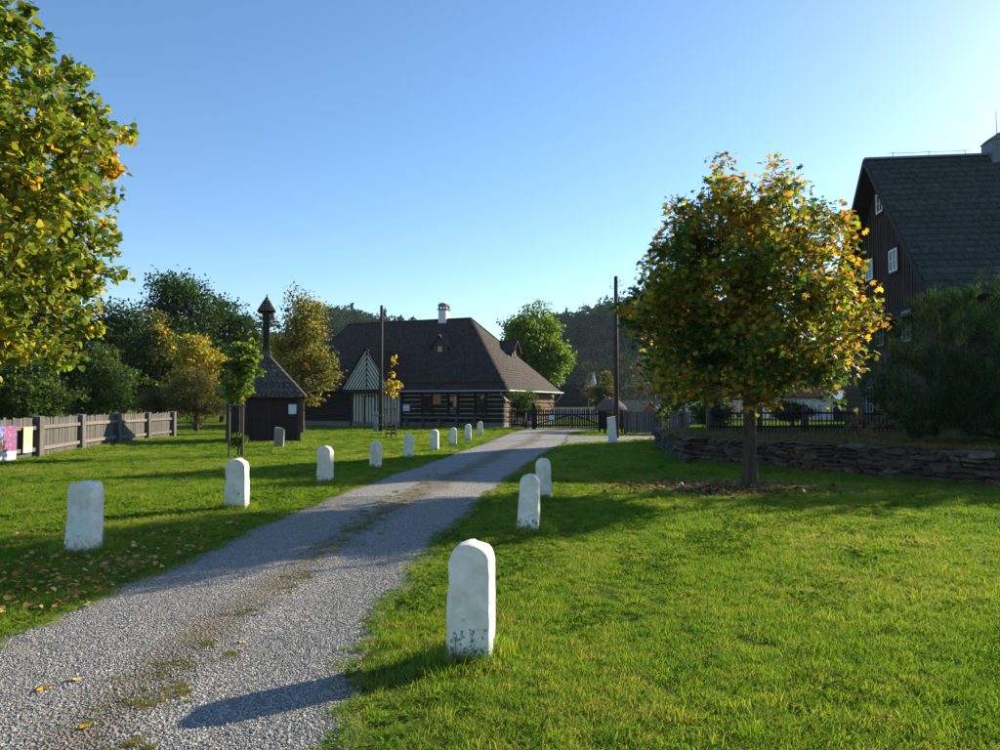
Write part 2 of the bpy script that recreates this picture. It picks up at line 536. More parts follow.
def board_print(name, mat, parent, label, cat, P, u, n, w, h, th=0.02):
    """flat printed panel: P lower-left corner, u along its width, n facing out; UV 0-1 over the front"""
    u, n = Vector(u).normalized(), Vector(n).normalized()
    z = Vector((0, 0, 1))
    P = Vector(P)
    m = MB()
    m.hexa([P, P + u * w, P + u * w - n * th, P - n * th, P + z * h, P + u * w + z * h, P + u * w - n * th + z * h, P - n * th + z * h])
    me = m.mesh(name)
    uvl = me.uv_layers.new(name='UVMap')
    for l in me.loops:
        q = Vector(me.vertices[l.vertex_index].co) - P
        uvl.data[l.index].uv = (q.dot(u) / w, q.z / h)
    o = link(name, me, parent, mat)
    if label:
        tag(o, label, cat)
    return o

def jitter_stone(seed, sx=1, sy=1, sz=1, j=0.13, bev=0.16):
    """unit chamfered irregular block centred on the origin, base at z=0 .. 1"""
    rng = np.random.default_rng(seed)
    V, Fc = [], []
    idx = {}
    h = 0.5
    c = {}
    for x in (-1, 1):
        for y in (-1, 1):
            for z in (-1, 1):
                c[(x, y, z)] = rng.uniform(-j, j, 3)
    for k, q in c.items():
        base = np.array(k) * h + q * np.array([0.9, 0.9, 0.9])
        for ax in range(3):
            p = base.copy()
            for a2 in range(3):
                if a2 != ax:
                    p[a2] -= k[a2] * bev * (0.6 + 0.8 * rng.random())
            idx[(k, ax)] = len(V)
            V.append(p)
    # faces: 6 main, 12 edge, 8 corner through a convex hull
    import bmesh
    bm = bmesh.new()
    for p in V:
        bm.verts.new((p[0] * sx, p[1] * sy, p[2] * sz))
    r = bmesh.ops.convex_hull(bm, input=bm.verts)
    dele = list({e for e in r['geom_interior'] + r['geom_unused'] if isinstance(e, bmesh.types.BMVert)})
    if dele:
        bmesh.ops.delete(bm, geom=dele, context='VERTS')
    bmesh.ops.recalc_face_normals(bm, faces=bm.faces)
    me = bpy.data.meshes.new('stone')
    bm.to_mesh(me)
    bm.free()
    return me


# ------------------------------------------------------------------ foliage helpers
def inst(tv, tf, M, p):
    """template verts/faces placed with matrices M (n,3,3) at p (n,3)"""
    n, k = len(p), len(tv)
    v = np.einsum('nij,kj->nki', M, tv) + p[:, None, :]
    f = tf[None] + (k * np.arange(n))[:, None, None]
    return v.reshape(-1, 3), f.reshape(-1, tf.shape[1])
def frames(d, up, s):
    """matrices whose Y axis is d, Z axis close to up, scaled by s (n,) or (n,3)"""
    d = d / np.linalg.norm(d, axis=1, keepdims=True)
    x = np.cross(d, up)
    x /= np.linalg.norm(x, axis=1, keepdims=True) + 1e-9
    z = np.cross(x, d)
    M = np.stack([x, d, z], axis=2)
    s = np.asarray(s)
    if s.ndim == 1:
        s = np.repeat(s[:, None], 3, axis=1)
    return M * s[:, None, :]
# leaf outlines: axis along +Y, unit length
LEAF_DIAMOND = (np.array([[0, 0, 0], [0.34, 0.45, 0.06], [0, 1, -0.05], [-0.34, 0.45, 0.06]]), np.array([[0, 1, 2, 3]]))
LEAF_HEART = (np.array([[0, 0, 0], [0.36, 0.02, 0.07], [0.50, 0.38, 0.09], [0.30, 0.74, 0.03], [0, 1.0, -0.08], [0, 0.45, 0.0], [-0.30, 0.74, 0.03], [-0.50, 0.38, 0.09], [-0.36, 0.02, 0.07]]),
              np.array([[0, 1, 2, 5], [5, 2, 3, 4], [0, 5, 7, 8], [5, 4, 6, 7]]))
def palmate():
    V, Fc = [], []
    for k, a in enumerate((-115, -68, -32, 0, 32, 68, 115)):
        L = (0.42, 0.52, 0.60, 0.64, 0.60, 0.52, 0.42)[k]
        ca, sa = math.sin(R(a)), math.cos(R(a))
        b = len(V)
        for (t, w, z) in ((0, 0, 0), (0.62, 0.17, -0.02), (1.0, 0, -0.16), (0.62, -0.17, -0.02)):
            x, y = w * L * 1.15, t * L
            V.append((x * sa + y * ca, -x * ca + y * sa + 0.12, z * L + (0.04 if 0 < t < 1 else 0)))
        Fc.append((b, b + 1, b + 2, b + 3))
    return np.array(V), np.array(Fc)
LEAF_PALM = palmate()
LEAF_NEEDLE = (np.array([[-0.06, 0, 0], [0.06, 0, 0], [0.02, 1, 0.03], [-0.02, 1, 0.03], ]), np.array([[0, 1, 2, 3]]))

def vnoise(p, s, seed=0):
    """cheap smooth value noise from summed sines, about -1..1"""
    r = np.random.default_rng(seed)
    out = np.zeros(len(p))
    for k in range(6):
        w = r.normal(size=3) * s * (1 + 0.5 * k)
        out += np.sin(p @ w + r.uniform(0, 6.28)) / (1 + 0.35 * k)
    return out / 2.4
def palette(colours, weights, patch=0.8, seed=0, var=0.22, bias=None):
    """mixes leaf colours in patches: colours ordered along the noise"""
    colours = np.array(colours)
    cw = np.cumsum(weights) / np.sum(weights)
    def fn(p, rng):
        v = vnoise(p, patch, seed) * 0.22 + 0.5 + rng.normal(0, 0.17, len(p))
        if bias is not None:
            v = v + bias(p)
        i = np.searchsorted(cw, np.clip(v, 0, 0.999))
        c = colours[i] * (1 + rng.normal(0, var, (len(p), 1)))
        c[:, 0] *= 1 + rng.normal(0, 0.10, len(p))
        return np.clip(c, 0.004, 0.9)
    return fn

def env_sample(rng, env, n, shell):
    """points in a union of ellipsoids (centre, radii), biased outwards"""
    out = []
    vol = np.array([e[1][0] * e[1][1] * e[1][2] for e in env]) ** 0.8
    pick = rng.choice(len(env), n, p=vol / vol.sum())
    for k in pick:
        c, r = env[k]
        d = rng.normal(size=3)
        d /= np.linalg.norm(d)
        t = rng.random() ** shell
        out.append(np.array(c) + d * np.array(r) * t)
    return np.array(out)

def tree(name, label, cat, base, env, n_tips, leaves_per, leaf_len, pal, group=None, seed=1, trunk_r=0.14, trunk_top=None, trunk_lean=(0, 0),
         leaf=LEAF_DIAMOND, shell=0.42, cluster=0.35, droop=0.3, tip_r=0.006, bark_mat='bark', leaf_m='leaf', along=0.6, up_bias=0.0, trunk_n=10,
         limbs=True, trunk_start=0.35, flat=0.5, rise=0.5, narrow=1.0, minz=None, stray=0.06):
    rng = np.random.default_rng(seed)
    base = np.array(base, dtype=float)
    root = thing(name, label, cat, tuple(base), 0, group)
    tips = env_sample(rng, env, n_tips, shell)
    cen_ = tips.mean(axis=0)
    k_ = rng.random(len(tips)) < stray
    tips[k_] = cen_ + (tips[k_] - cen_) * rng.uniform(1.04, 1.15, (k_.sum(), 1))
    if minz is not None:
        tips = tips[tips[:, 2] > minz]
    top = trunk_top if trunk_top is not None else tips[:, 2].max() * 0.8
    # trunk
    nt_ = 9
    tp = []
    for i in range(nt_):
        t = i / (nt_ - 1)
        w = 0.05 * top * t
        tp.append(np.array([trunk_lean[0] * t + w * 0.35 * math.sin(3.1 * t + seed), trunk_lean[1] * t + w * 0.35 * math.cos(2.3 * t + seed * 2), top * t]))
    pos = [p for p in tp]
    par = [-1] + list(range(nt_ - 1))
    order = np.argsort(np.linalg.norm(tips - np.array([0, 0, top * 0.5]), axis=1))
    paths = []
    P = np.array(pos)
    start = int(nt_ * trunk_start)
    for k in order:
        T = tips[k]
        A = P[start:]
        d = np.linalg.norm(A - T, axis=1)
        hz = np.linalg.norm((A - T)[:, :2], axis=1)
        cost = d + 1.5 * np.maximum(0, A[:, 2] - (T[2] - rise * hz))
        j = int(np.argmin(cost)) + start
        a = P[j]
        L = np.linalg.norm(T - a)
        ns = max(2, int(L / max(0.25, cluster * 0.8)))
        mid = (a + T) / 2 + np.array([0, 0, 0.10 * L]) + rng.normal(0, 0.06 * L, 3)
        prev = j
        seg = [a]
        for i in range(1, ns + 1):
            t = i / ns
            q = (1 - t) ** 2 * a + 2 * t * (1 - t) * mid + t * t * T
            pos.append(q)
            par.append(prev)
            prev = len(pos) - 1
            seg.append(q)
        paths.append(np.array(seg))
        P = np.array(pos)
    par = np.array(par)
    cnt = np.zeros(len(pos))
    is_leaf = np.ones(len(pos), bool)
    is_leaf[par[par >= 0]] = False
    cnt[is_leaf] = 1
    for i in range(len(pos) - 1, 0, -1):
        cnt[par[i]] += cnt[i]
    rad = np.minimum(tip_r * cnt ** 0.47, trunk_r)
    # trunk mesh with flared foot
    m = MB()
    tr = [max(trunk_r * (1.0 - 0.62 * i / (nt_ - 1)), 0.01) for i in range(nt_)]
    tpts = [tuple(tp[0] - np.array([0, 0, 0.12]))] + [tuple(tp[0] + np.array([0, 0, 0.06])), tuple(tp[0] + np.array([0, 0, 0.22]))] + [tuple(p) for p in tp[1:]]
    trr = [trunk_r * 1.55, trunk_r * 1.28, trunk_r * 1.06] + tr[1:]
    m.tube(tpts, trr, trunk_n)
    tob = m.build('trunk', bark_mat, root, True)
    if limbs:
        b = MB()
        for i in range(nt_, len(pos)):
            a, q = pos[par[i]], pos[i]
            ra = rad[par[i]] if par[i] >= nt_ else min(rad[i] * 1.25, trunk_r * 0.8)
            b.tube([a, q], [ra, rad[i]], 5 if rad[i] > 0.015 else 3, False)
        bo = link('limbs', fast_mesh('limbs', b.v, [np.array([f for f in b.f if len(f) == 4])], smooth=True), root, bark_mat)
        bo['kind'] = 'stuff'
    # leaves along the outer part of each path
    n = len(paths) * leaves_per
    pts = np.zeros((n, 3))
    dirs = np.zeros((n, 3))
    i0 = 0
    for s in paths:
        seglen = np.linalg.norm(np.diff(s, axis=0), axis=1)
        cum = np.concatenate([[0], np.cumsum(seglen)])
        lo = max(0.0, cum[-1] - along)
        u = lo + (cum[-1] - lo) * np.sqrt(rng.random(leaves_per))
        for ax in range(3):
            pts[i0:i0 + leaves_per, ax] = np.interp(u, cum, s[:, ax])
        dirs[i0:i0 + leaves_per] = (s[-1] - s[-2]) / (np.linalg.norm(s[-1] - s[-2]) + 1e-6)
        i0 += leaves_per
    pts += np.clip(rng.normal(0, 1, (n, 3)), -1.7, 1.7) * cluster * np.array([1, 1, flat])
    if minz is not None:
        pts[:, 2] = np.maximum(pts[:, 2], minz)
    rd = rng.normal(size=(n, 3))
    d = dirs * 0.6 + rd * 0.75 + np.array([0, 0, -droop + up_bias])
    upv = rng.normal(0, 0.55, (n, 3)) + np.array([0, 0, 1.0])
    s = leaf_len * rng.uniform(0.62, 1.25, n)
    if narrow != 1.0:
        s = np.stack([s * narrow, s, s], axis=1)
    V, Fc = inst(leaf[0], leaf[1], frames(d, upv, s), pts)
    cols = np.repeat(pal(pts, rng), len(leaf[0]), axis=0)
    c = link('crown', fast_mesh('crown', V, [Fc], cols), root, leaf_m)
    c['kind'] = 'stuff'
    return root


# ================================================================== THE SETTING
# ground: one sheet to the horizon
gm = MB()
gm.v = [(-900, -120, 0), (900, -120, 0), (900, 1100, 0), (-900, 1100, 0)]
gm.f = [(0, 1, 2, 3)]
tag(gm.build('ground', 'lawn_soil'), kind='structure')

# gravel road: edges as (y, x)
RL = np.array([(-14, -3.9), (0, -3.62), (3.5, -3.5), (5.1, -3.4), (7.6, -3.24), (9.6, -3.2), (13, -2.95), (16.4, -2.6), (21, -1.95), (25.5, -1.45), (30, -0.8), (36, -0.15), (43, 0.6), (49.2, 1.6), (51.5, 1.9)])
RR = np.array([(-14, -0.5), (0, -0.62), (3.5, -0.72), (5.1, -0.85), (6.15, -0.84), (8.57, -0.69), (12, -0.32), (17.9, 0.48), (24, 1.44), (28, 2.1), (31, 2.75), (36, 3.25), (43, 4.0), (49.2, 6.4), (51.5, 6.9)])
def smooth_interp(y, T):
    return sum(np.interp(y + k, T[:, 0], T[:, 1]) for k in (-0.9, -0.45, 0, 0.45, 0.9)) / 5
def wob(y, a, s):
    return a * (np.sin(y * 1.7 + s) + 0.7 * np.sin(y * 4.3 + 2 * s) + 0.4 * np.sin(y * 9.1 + s * 3))
def road_edges(y):
    y = np.asarray(y, dtype=float)
    return smooth_interp(y, RL) + wob(y, 0.035, 0.4), smooth_interp(y, RR) + wob(y, 0.035, 1.9)
ys = np.concatenate([np.arange(-14, 30, 0.25), np.arange(30, 51.51, 0.5)])
l, r = road_edges(ys)
nx = 9
V, UV = [], []
for i, y in enumerate(ys):
    for k in range(nx):
        t = k / (nx - 1)
        crown_ = 0.012 + 0.02 * math.sin(math.pi * t) + 0.012 * math.exp(-((t - 0.53) / 0.09) ** 2)
        V.append((l[i] + (r[i] - l[i]) * t, y, crown_))
        UV.append((t, y))
Fr = [(i * nx + k, i * nx + k + 1, (i + 1) * nx + k + 1, (i + 1) * nx + k) for i in range(len(ys) - 1) for k in range(nx - 1)]
def uv_sheet(name, V, Fr, UV, mat):
    me = fast_mesh(name, np.array(V), [np.array(Fr)], smooth=True)
    uvl = me.uv_layers.new(name='UVMap')
    vi = np.zeros(len(me.loops), dtype=np.int32)
    me.loops.foreach_get('vertex_index', vi)
    uvl.data.foreach_set('uv', np.array(UV, dtype=np.float32)[vi].ravel())
    return tag(link(name, me, None, mat), kind='structure')
uv_sheet('gravel_road', V, Fr, UV, 'gravel')
# side branch that leaves the road to the right in front of the pole
br = [(1.9, 29.5, 0.5, 37.5), (2.9, 31.2, 2.6, 39.2), (3.6, 32.4, 4.2, 38.6), (4.9, 33.3, 5.3, 38.3), (6.6, 34.6, 6.9, 38.6), (9, 35.4, 9.2, 39.4), (13, 36.4, 13, 40.2), (20, 38, 20, 42)]
V, UV = [], []
for i, (ax, ay, bx_, by_) in enumerate(br):
    for k in range(5):
        t = k / 4
        V.append((ax + (bx_ - ax) * t, ay + (by_ - ay) * t, 0.008))
        UV.append((0.28 * t + 0.1, i))
Fr = [(i * 5 + k, (i + 1) * 5 + k, (i + 1) * 5 + k + 1, i * 5 + k + 1) for i in range(len(br) - 1) for k in range(4)]
uv_sheet('gravel_branch_road', V, Fr, UV, 'gravel')
BR_POLY = [(a, b) for a, b, c, d in br] + [(c, d) for a, b, c, d in br[::-1]]

def in_poly(x, y, poly):
    inside = np.zeros(len(x), bool)
    n = len(poly)
    for i in range(n):
        x1, y1 = poly[i]
        x2, y2 = poly[(i + 1) % n]
        c = ((y1 > y) != (y2 > y)) & (x < (x2 - x1) * (y - y1) / (y2 - y1 + 1e-12) + x1)
        inside ^= c
    return inside

# raised garden terrace behind the stone wall
WALL = [(6.35, 31.2), (5.75, 26.5), (5.05, 20.9), (6.75, 18.45), (8.2, 15.95), (9.6, 13.95), (11.6, 11.9), (14.2, 10.2)]
TZ = 0.58
tw = [(x + 0.25, y + 0.28) for x, y in WALL]
terr = tw + [(48, 9.5), (48, 60), (14.5, 60), (10.5, 41), (8.5, 34)]
m = MB()
m.prism([(x, y, -0.05) for x, y in terr], (0, 0, TZ + 0.05))
tag(m.build('garden_terrace', 'lawn_soil'), kind='structure')
TERR = terr

# far hill
rng = np.random.default_rng(5)
def hill_z(x, y):
    a = 52 * np.exp(-((x - 95) / 85) ** 2 - ((y - 430) / 90) ** 2)
    b = 45 * np.exp(-((x + 110) / 120) ** 2 - ((y - 430) / 80) ** 2)
    return a + b - 1.5
gx = np.linspace(-450, 520, 60)
gy = np.linspace(240, 620, 26)
X, Y = np.meshgrid(gx, gy)
Z = hill_z(X, Y)
V = np.stack([X.ravel(), Y.ravel(), Z.ravel()], axis=1)
Fr = [(j * 60 + i, j * 60 + i + 1, (j + 1) * 60 + i + 1, (j + 1) * 60 + i) for j in range(25) for i in range(59)]
tag(link('hill', fast_mesh('hill', V, [np.array(Fr)], smooth=True), None, 'hill_soil'), kind='structure')


# ================================================================== BUILDINGS
def tiles_on(e0, e1, r0, r1, rows, tile_w, th=0.03, seed=0, lap=1.3, jit=0.25, disp=None, gap=0.012, per_row=False):
    """shingles on a roof face: e0-e1 eave, r0-r1 ridge; yields (verts, faces) or one pair per row"""
    rng = np.random.default_rng(seed)
    e0, e1, r0, r1 = (np.array(p, dtype=float) for p in (e0, e1, r0, r1))
    nrm = np.cross(e1 - e0, (r0 + r1) / 2 - (e0 + e1) / 2)
    nrm /= np.linalg.norm(nrm)
    if nrm[2] < 0: nrm = -nrm
    out = []
    VV, FF = [], []
    for i in range(rows):
        t0, t1 = i / rows, min((i + lap) / rows, 1.0)
        a0, a1 = e0 + (r0 - e0) * t0, e1 + (r1 - e1) * t0
        b0, b1 = e0 + (r0 - e0) * t1, e1 + (r1 - e1) * t1
        W = np.linalg.norm(a1 - a0)
        n = max(1, int(round(W / tile_w)))
        off = 0.5 / n if i % 2 else 0.0
        cuts = np.unique(np.clip(np.concatenate([[0], np.arange(n + 1) / n + off + rng.normal(0, 0.06 / n, n + 1), [1]]), 0, 1))
        if per_row: VV, FF = [], []
        for u0, u1 in zip(cuts[:-1], cuts[1:]):
            if u1 - u0 < 0.12 / n: continue
            g = gap / max(W, 0.1)
            u0_, u1_ = u0 + g, u1 - g
            lift = th * (1 + rng.uniform(-jit, jit))
            drop = rng.uniform(0, 0.12) / rows
            up = (e0 + (r0 - e0) * (t0 - drop)) - a0 if i else np.zeros(3)
            p = [a0 + (a1 - a0) * u0_ + up, a0 + (a1 - a0) * u1_ + up, b0 + (b1 - b0) * u1_, b0 + (b1 - b0) * u0_]
            b = len(VV)
            VV += [p[0] + nrm * 0.004, p[1] + nrm * 0.004, p[2] + nrm * 0.004, p[3] + nrm * 0.004,
                   p[0] + nrm * (lift + 0.004), p[1] + nrm * (lift + 0.004), p[2] + nrm * 0.009, p[3] + nrm * 0.009]
            FF += [(b + 4, b + 5, b + 6, b + 7), (b, b + 1, b + 5, b + 4), (b + 1, b + 2, b + 6, b + 5), (b + 3, b, b + 4, b + 7)]
        if per_row:
            v = np.array(VV)
            out.append((disp(v) if disp else v, np.array(FF)))
    if per_row:
        return out
    v = np.array(VV)
    return (disp(v) if disp else v), np.array(FF)
def shingle_part(name, parent, mat, *a, **kw):
    v, f = tiles_on(*a, **kw)
    o = link(name, fast_mesh(name, v, [f]), parent, mat)
    o['kind'] = 'stuff'
    return o
def slab(name, parent, mat, pts, th=0.08):
    """roof deck: polygon pts with thickness below"""
    p = [Vector(q) for q in pts]
    n = (p[1] - p[0]).cross(p[2] - p[0]).normalized()
    if n.z < 0: n = -n
    return MB().prism(p, n * -th).build(name, mat, parent)

def window(parent, o, u, n, w, h, nx, ny, frame_m='white_paint', fw=0.07, depth=0.06, casing=None, mw=0.035):
    """window with frame bars; o lower-left corner on the wall face, u along, n outwards"""
    o, u, n = Vector(o), Vector(u).normalized(), Vector(n).normalized()
    z = Vector((0, 0, 1))
    m = MB()
    def bx(a0, a1, z0, z1, d0, d1):
        m.hexa([o + u * a0 + z * z0 + n * d0, o + u * a1 + z * z0 + n * d0, o + u * a1 + z * z0 + n * d1, o + u * a0 + z * z0 + n * d1,
                o + u * a0 + z * z1 + n * d0, o + u * a1 + z * z1 + n * d0, o + u * a1 + z * z1 + n * d1, o + u * a0 + z * z1 + n * d1])
    bx(0, fw, 0, h, 0.004, depth); bx(w - fw, w, 0, h, 0.004, depth)
    bx(fw, w - fw, 0, fw, 0.004, depth); bx(fw, w - fw, h - fw, h, 0.004, depth)
    iw, ih = w - 2 * fw, h - 2 * fw
    for i in range(1, nx):
        c = fw + iw * i / nx
        bx(c - mw / 2, c + mw / 2, fw, h - fw, 0.006, depth * 0.8)
    for j in range(1, ny):
        c = fw + ih * j / ny
        bx(fw, w - fw, c - mw / 2.6, c + mw / 2.6, 0.006, depth * 0.72)
    win = m.build('window', frame_m, parent)
    for i in range(nx):
        for j in range(ny):
            a0, a1 = fw + iw * i / nx, fw + iw * (i + 1) / nx
            z0, z1 = fw + ih * j / ny, fw + ih * (j + 1) / ny
            q = MB()
            t = random.uniform(-0.006, 0.006)
            q.hexa([o + u * a0 + z * z0 + n * 0.005, o + u * a1 + z * z0 + n * 0.005, o + u * a1 + z * z0 + n * (0.02 + t), o + u * a0 + z * z0 + n * 0.02,
                    o + u * a0 + z * z1 + n * 0.005, o + u * a1 + z * z1 + n * 0.005, o + u * a1 + z * z1 + n * (0.02 + t), o + u * a0 + z * z1 + n * 0.02])
            q.build('pane', 'window_glass', win)
    if casing:
        m = MB()
        c = 0.11
        for (a0, a1, z0, z1) in ((-c, 0, -c, h + c), (w, w + c, -c, h + c), (0, w, h, h + c), (0, w, -c, 0)):
            m.hexa([o + u * a0 + z * z0 + n * 0.003, o + u * a1 + z * z0 + n * 0.003, o + u * a1 + z * z0 + n * 0.045, o + u * a0 + z * z0 + n * 0.045,
                    o + u * a0 + z * z1 + n * 0.003, o + u * a1 + z * z1 + n * 0.003, o + u * a1 + z * z1 + n * 0.045, o + u * a0 + z * z1 + n * 0.045])
        m.build('casing', casing, win)
    return win

# ------------------------------------------------------------------ long log inn in the middle
HB = Vector((0.55, 52.0, 0))
HR = R(-23)
inn = thing('log_house', 'long dark log house with a hipped shingle roof and cream striped gateway', 'house', HB, HR)
ux, uy = Vector((math.cos(HR), math.sin(HR), 0)), Vector((-math.sin(HR), math.cos(HR), 0))
def inn_local(px, py, yl):
    """pixel -> local point on the plane local y = yl"""
    p = hit(px, py, HB + uy * yl, uy) - HB
    return Vector((p.dot(ux), p.dot(uy), p.z))
L_, D_ = 20.0, 12.0
EZ, RZ = 2.62, 8.5
OV = 0.6
ra, rb = (-5.7, 6.0, RZ), (-17.2, 6.0, RZ)
e_fr, e_fl, e_br, e_bl = (0, 0, EZ), (-L_, 0, EZ), (0, D_, EZ), (-L_, D_, EZ)
slab('roof_deck', inn, 'dark_wood', [e_fl, e_fr, ra, rb])
slab('roof_deck', inn, 'dark_wood', [e_fr, e_br, ra])
slab('roof_deck', inn, 'dark_wood', [e_br, e_bl, rb, ra])
slab('roof_deck', inn, 'dark_wood', [e_bl, e_fl, rb])
shingle_part('shingles', inn, 'far_shingle', e_fl, e_fr, rb, ra, 30, 0.22, th=0.035, seed=1)
shingle_part('shingles', inn, 'far_shingle', e_fr, e_br, ra, ra, 30, 0.22, th=0.035, seed=2)
shingle_part('shingles', inn, 'far_shingle', e_bl, e_fl, rb, rb, 30, 0.3, th=0.035, seed=3)
shingle_part('shingles', inn, 'far_shingle', e_br, e_bl, ra, rb, 16, 0.6, th=0.035, seed=4)
MB().bar((ra[0] + 0.05, 6, RZ + 0.05), (rb[0] - 0.05, 6, RZ + 0.05), 0.22, 0.1).build('ridge_cap', 'far_shingle', inn)
for c in (e_fr, e_fl, e_br):
    rr_ = ra if c[0] == 0 else rb
    a, b = Vector(c) + Vector((0, 0, 0.06)), Vector(rr_) + Vector((0, 0, 0.06))
    MB().bar(a, b, 0.16, 0.06).build('hip_cap', 'far_shingle', inn)
# walls
WH = 3.05
MB().box(-L_ + OV + 0.12, -OV - 0.12, OV + 0.12, D_ - OV - 0.12, 0.0, WH).build('wall_filling', 'chinking', inn)
MB().box(-L_ + OV - 0.03, -OV + 0.03, OV - 0.03, D_ - OV + 0.03, -0.05, 0.34).build('plinth', 'plinth_stone', inn)
rows = 8
rh = (WH - 0.36) / rows
def log_piece(x0, x1, y0, y1, z0, z1):
    """hewn log with chamfered outer edges"""
    c = 0.045
    m = MB()
    if abs(x1 - x0) > abs(y1 - y0):
        pts = [(x0, y0 + c, z0), (x0, y0, z0 + c), (x0, y0, z1 - c), (x0, y0 + c, z1), (x0, y1, z1), (x0, y1, z0)]
        m.prism(pts, (x1 - x0, 0, 0))
    else:
        pts = [(x1 - c, y0, z0), (x1, y0, z0 + c), (x1, y0, z1 - c), (x1 - c, y0, z1), (x0, y0, z1), (x0, y0, z0)]
        m.prism(pts, (0, y1 - y0, 0))
    return m
wy = OV
gx0, gx1 = inn_local(353, 410, wy).x, inn_local(400, 410, wy).x
openings = [(gx0 - 0.1, gx1 + 0.12, 0, 2.6)]
wins = []
for p0, p1 in ((423, 431), (449, 457), (476, 485)):
    a, b = inn_local(p0, 405, wy).x, inn_local(p1, 405, wy).x
    openings.append((a - 0.16, b + 0.16, 0.95, 2.4))
    wins.append((a, b))
lw = random.Random(3)
for i in range(rows):
    z0 = 0.36 + i * rh
    z1 = z0 + rh - 0.075 - lw.uniform(-0.02, 0.025)
    cuts = [-L_ + OV - 0.15]
    for (a, b, lo, hi) in sorted(openings):
        if z1 > lo + 0.05 and z0 < hi - 0.05:
            cuts += [a, b]
    cuts += [-OV + 0.15]
    for k in range(0, len(cuts), 2):
        if cuts[k + 1] - cuts[k] > 0.05:
            log_piece(cuts[k], cuts[k + 1], wy + lw.uniform(-0.015, 0.015), wy + 0.16, z0, z1 if k else z0 + rh - 0.012).build('log', 'log_wood', inn)  # left run closes over the chinking: shade put into the shape
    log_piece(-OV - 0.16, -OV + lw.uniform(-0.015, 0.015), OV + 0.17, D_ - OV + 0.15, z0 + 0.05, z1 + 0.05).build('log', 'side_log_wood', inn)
# top plate and dark eaves boards
MB().box(-L_ + OV - 0.2, -OV + 0.2, wy - 0.10, wy + 0.15, WH - 0.02, WH + 0.2).build('wall_plate', 'dark_wood_h', inn)
for a, b in wins:
    window(inn, (a, wy + 0.04, 1.02), (1, 0, 0), (0, -1, 0), b - a, 1.25, 2, 3, 'dark_wood', 0.05, 0.05)
    for s0, s1 in ((a - 0.15, a - 0.01), (b + 0.01, b + 0.15)):
        MB().box(s0, s1, wy - 0.03, wy + 0.1, 0.96, 2.38).build('window_jamb', 'dark_wood', inn)
# gateway: cream doors with dark cover strips
gw = gx1 - gx0
gd = MB().box(gx0 - 0.08, gx1 + 0.1, wy + 0.02, wy + 0.1, 0.08, 2.56).build('gate_door', 'cream_paint', inn)
ns = 15
strip = MB().box(-0.028, 0.028, -0.03, 0, 0.1, 2.5).mesh('cover_strip')
for k in range(ns + 1):
    o = link('cover_strip', strip, gd, 'black_paint', (gx0 + gw * k / ns, wy + 0.018, 0))
MB().box(gx0 - 0.2, gx1 + 0.2, wy - 0.06, wy + 0.1, 2.5, 2.85).build('gate_lintel', 'black_paint', inn)
wd0 = gx0 + gw * 0.24
for (a, b, z0, z1) in ((wd0, wd0 + 0.06, 0.1, 2.25), (wd0 + 0.95, wd0 + 1.01, 0.1, 2.25), (wd0, wd0 + 1.01, 2.22, 2.3)):
    MB().box(a, b, wy - 0.035, wy + 0.02, z0, z1).build('wicket_frame', 'black_paint', gd)
for s in (gx0 - 0.22, gx1 + 0.1):
    MB().box(s, s + 0.14, wy - 0.08, wy + 0.1, 0.02, 2.52).build('gate_post', 'black_paint', inn)
# front gable above the gateway
gy_ = -0.12
ga = inn_local(367, 348, gy_)
g0, g1 = inn_local(341.5, 389.5, gy_), inn_local(392.5, 389.5, gy_)
gz = g0.z
hw = (g1.x - g0.x) / 2
gc = (g1.x + g0.x) / 2
apx, apz = gc, ga.z
gab = MB().prism([(gc - hw, gy_, gz), (gc + hw, gy_, gz), (apx, gy_, apz)], (0, 0.06, 0)).build('gable', 'cream_paint', inn)
slope = Vector((hw, 0, apz - gz)).normalized()
nb = 8
for side in (-1, 1):
    for k in range(1, nb):
        # dark strips run parallel to the rake, from the base up to the middle strip
        bxp = gc + side * hw * k / nb
        zz = gz + (apz - gz) * (1 - (nb - k) / nb)
        m = MB().bar((gc + side * hw * k / nb, gy_ - 0.012, gz + 0.02), (gc + side * 0.02, gy_ - 0.012, gz + (apz - gz) * k / nb), 0.03, 0.062)
        m.build('gable_strip', 'black_paint', gab)
MB().box(gc - 0.035, gc + 0.035, gy_ - 0.03, gy_ - 0.001, gz, apz - 0.1).build('gable_strip', 'black_paint', gab)
MB().box(gc - hw - 0.1, gc + hw + 0.25, gy_ - 0.08, wy + 0.02, gz - 0.26, gz - 0.003).build('gable_beam', 'black_paint', inn)
yb = (apz - EZ) / (RZ - EZ) * 6.0
ov = 0.22
for side in (-1, 1):
    e = Vector((gc + side * (hw + 0.18), gy_ - ov, gz - 0.25))
    rpt = Vector((gc, gy_ - ov, apz + 0.07))
    rbk = Vector((gc, yb + 0.1, apz + 0.07))
    ebk = Vector((gc + side * (hw + 0.18), (gz - 0.25 - EZ) / (RZ - EZ) * 6 + 0.1, gz - 0.25))
    dk = slab('gable_roof', inn, 'dark_wood', [e, rpt, rbk, ebk] if side < 0 else [e, ebk, rbk, rpt], 0.05)
    v, f = tiles_on(e, ebk, rpt, rbk, 14, 0.22, th=0.03, seed=20 + side)
    o = link('shingles', fast_mesh('shingles', v, [f]), dk, 'far_shingle')
    o['kind'] = 'stuff'
# gateway side pieces: lamp boxes over the door
for px_ in (377, 384):
    q = inn_local(px_, 394, wy - 0.08)
    MB().box(q.x - 0.12, q.x + 0.12, wy - 0.2, wy - 0.062, 2.55, 2.8).build('door_plate', 'grey_plaster', inn)
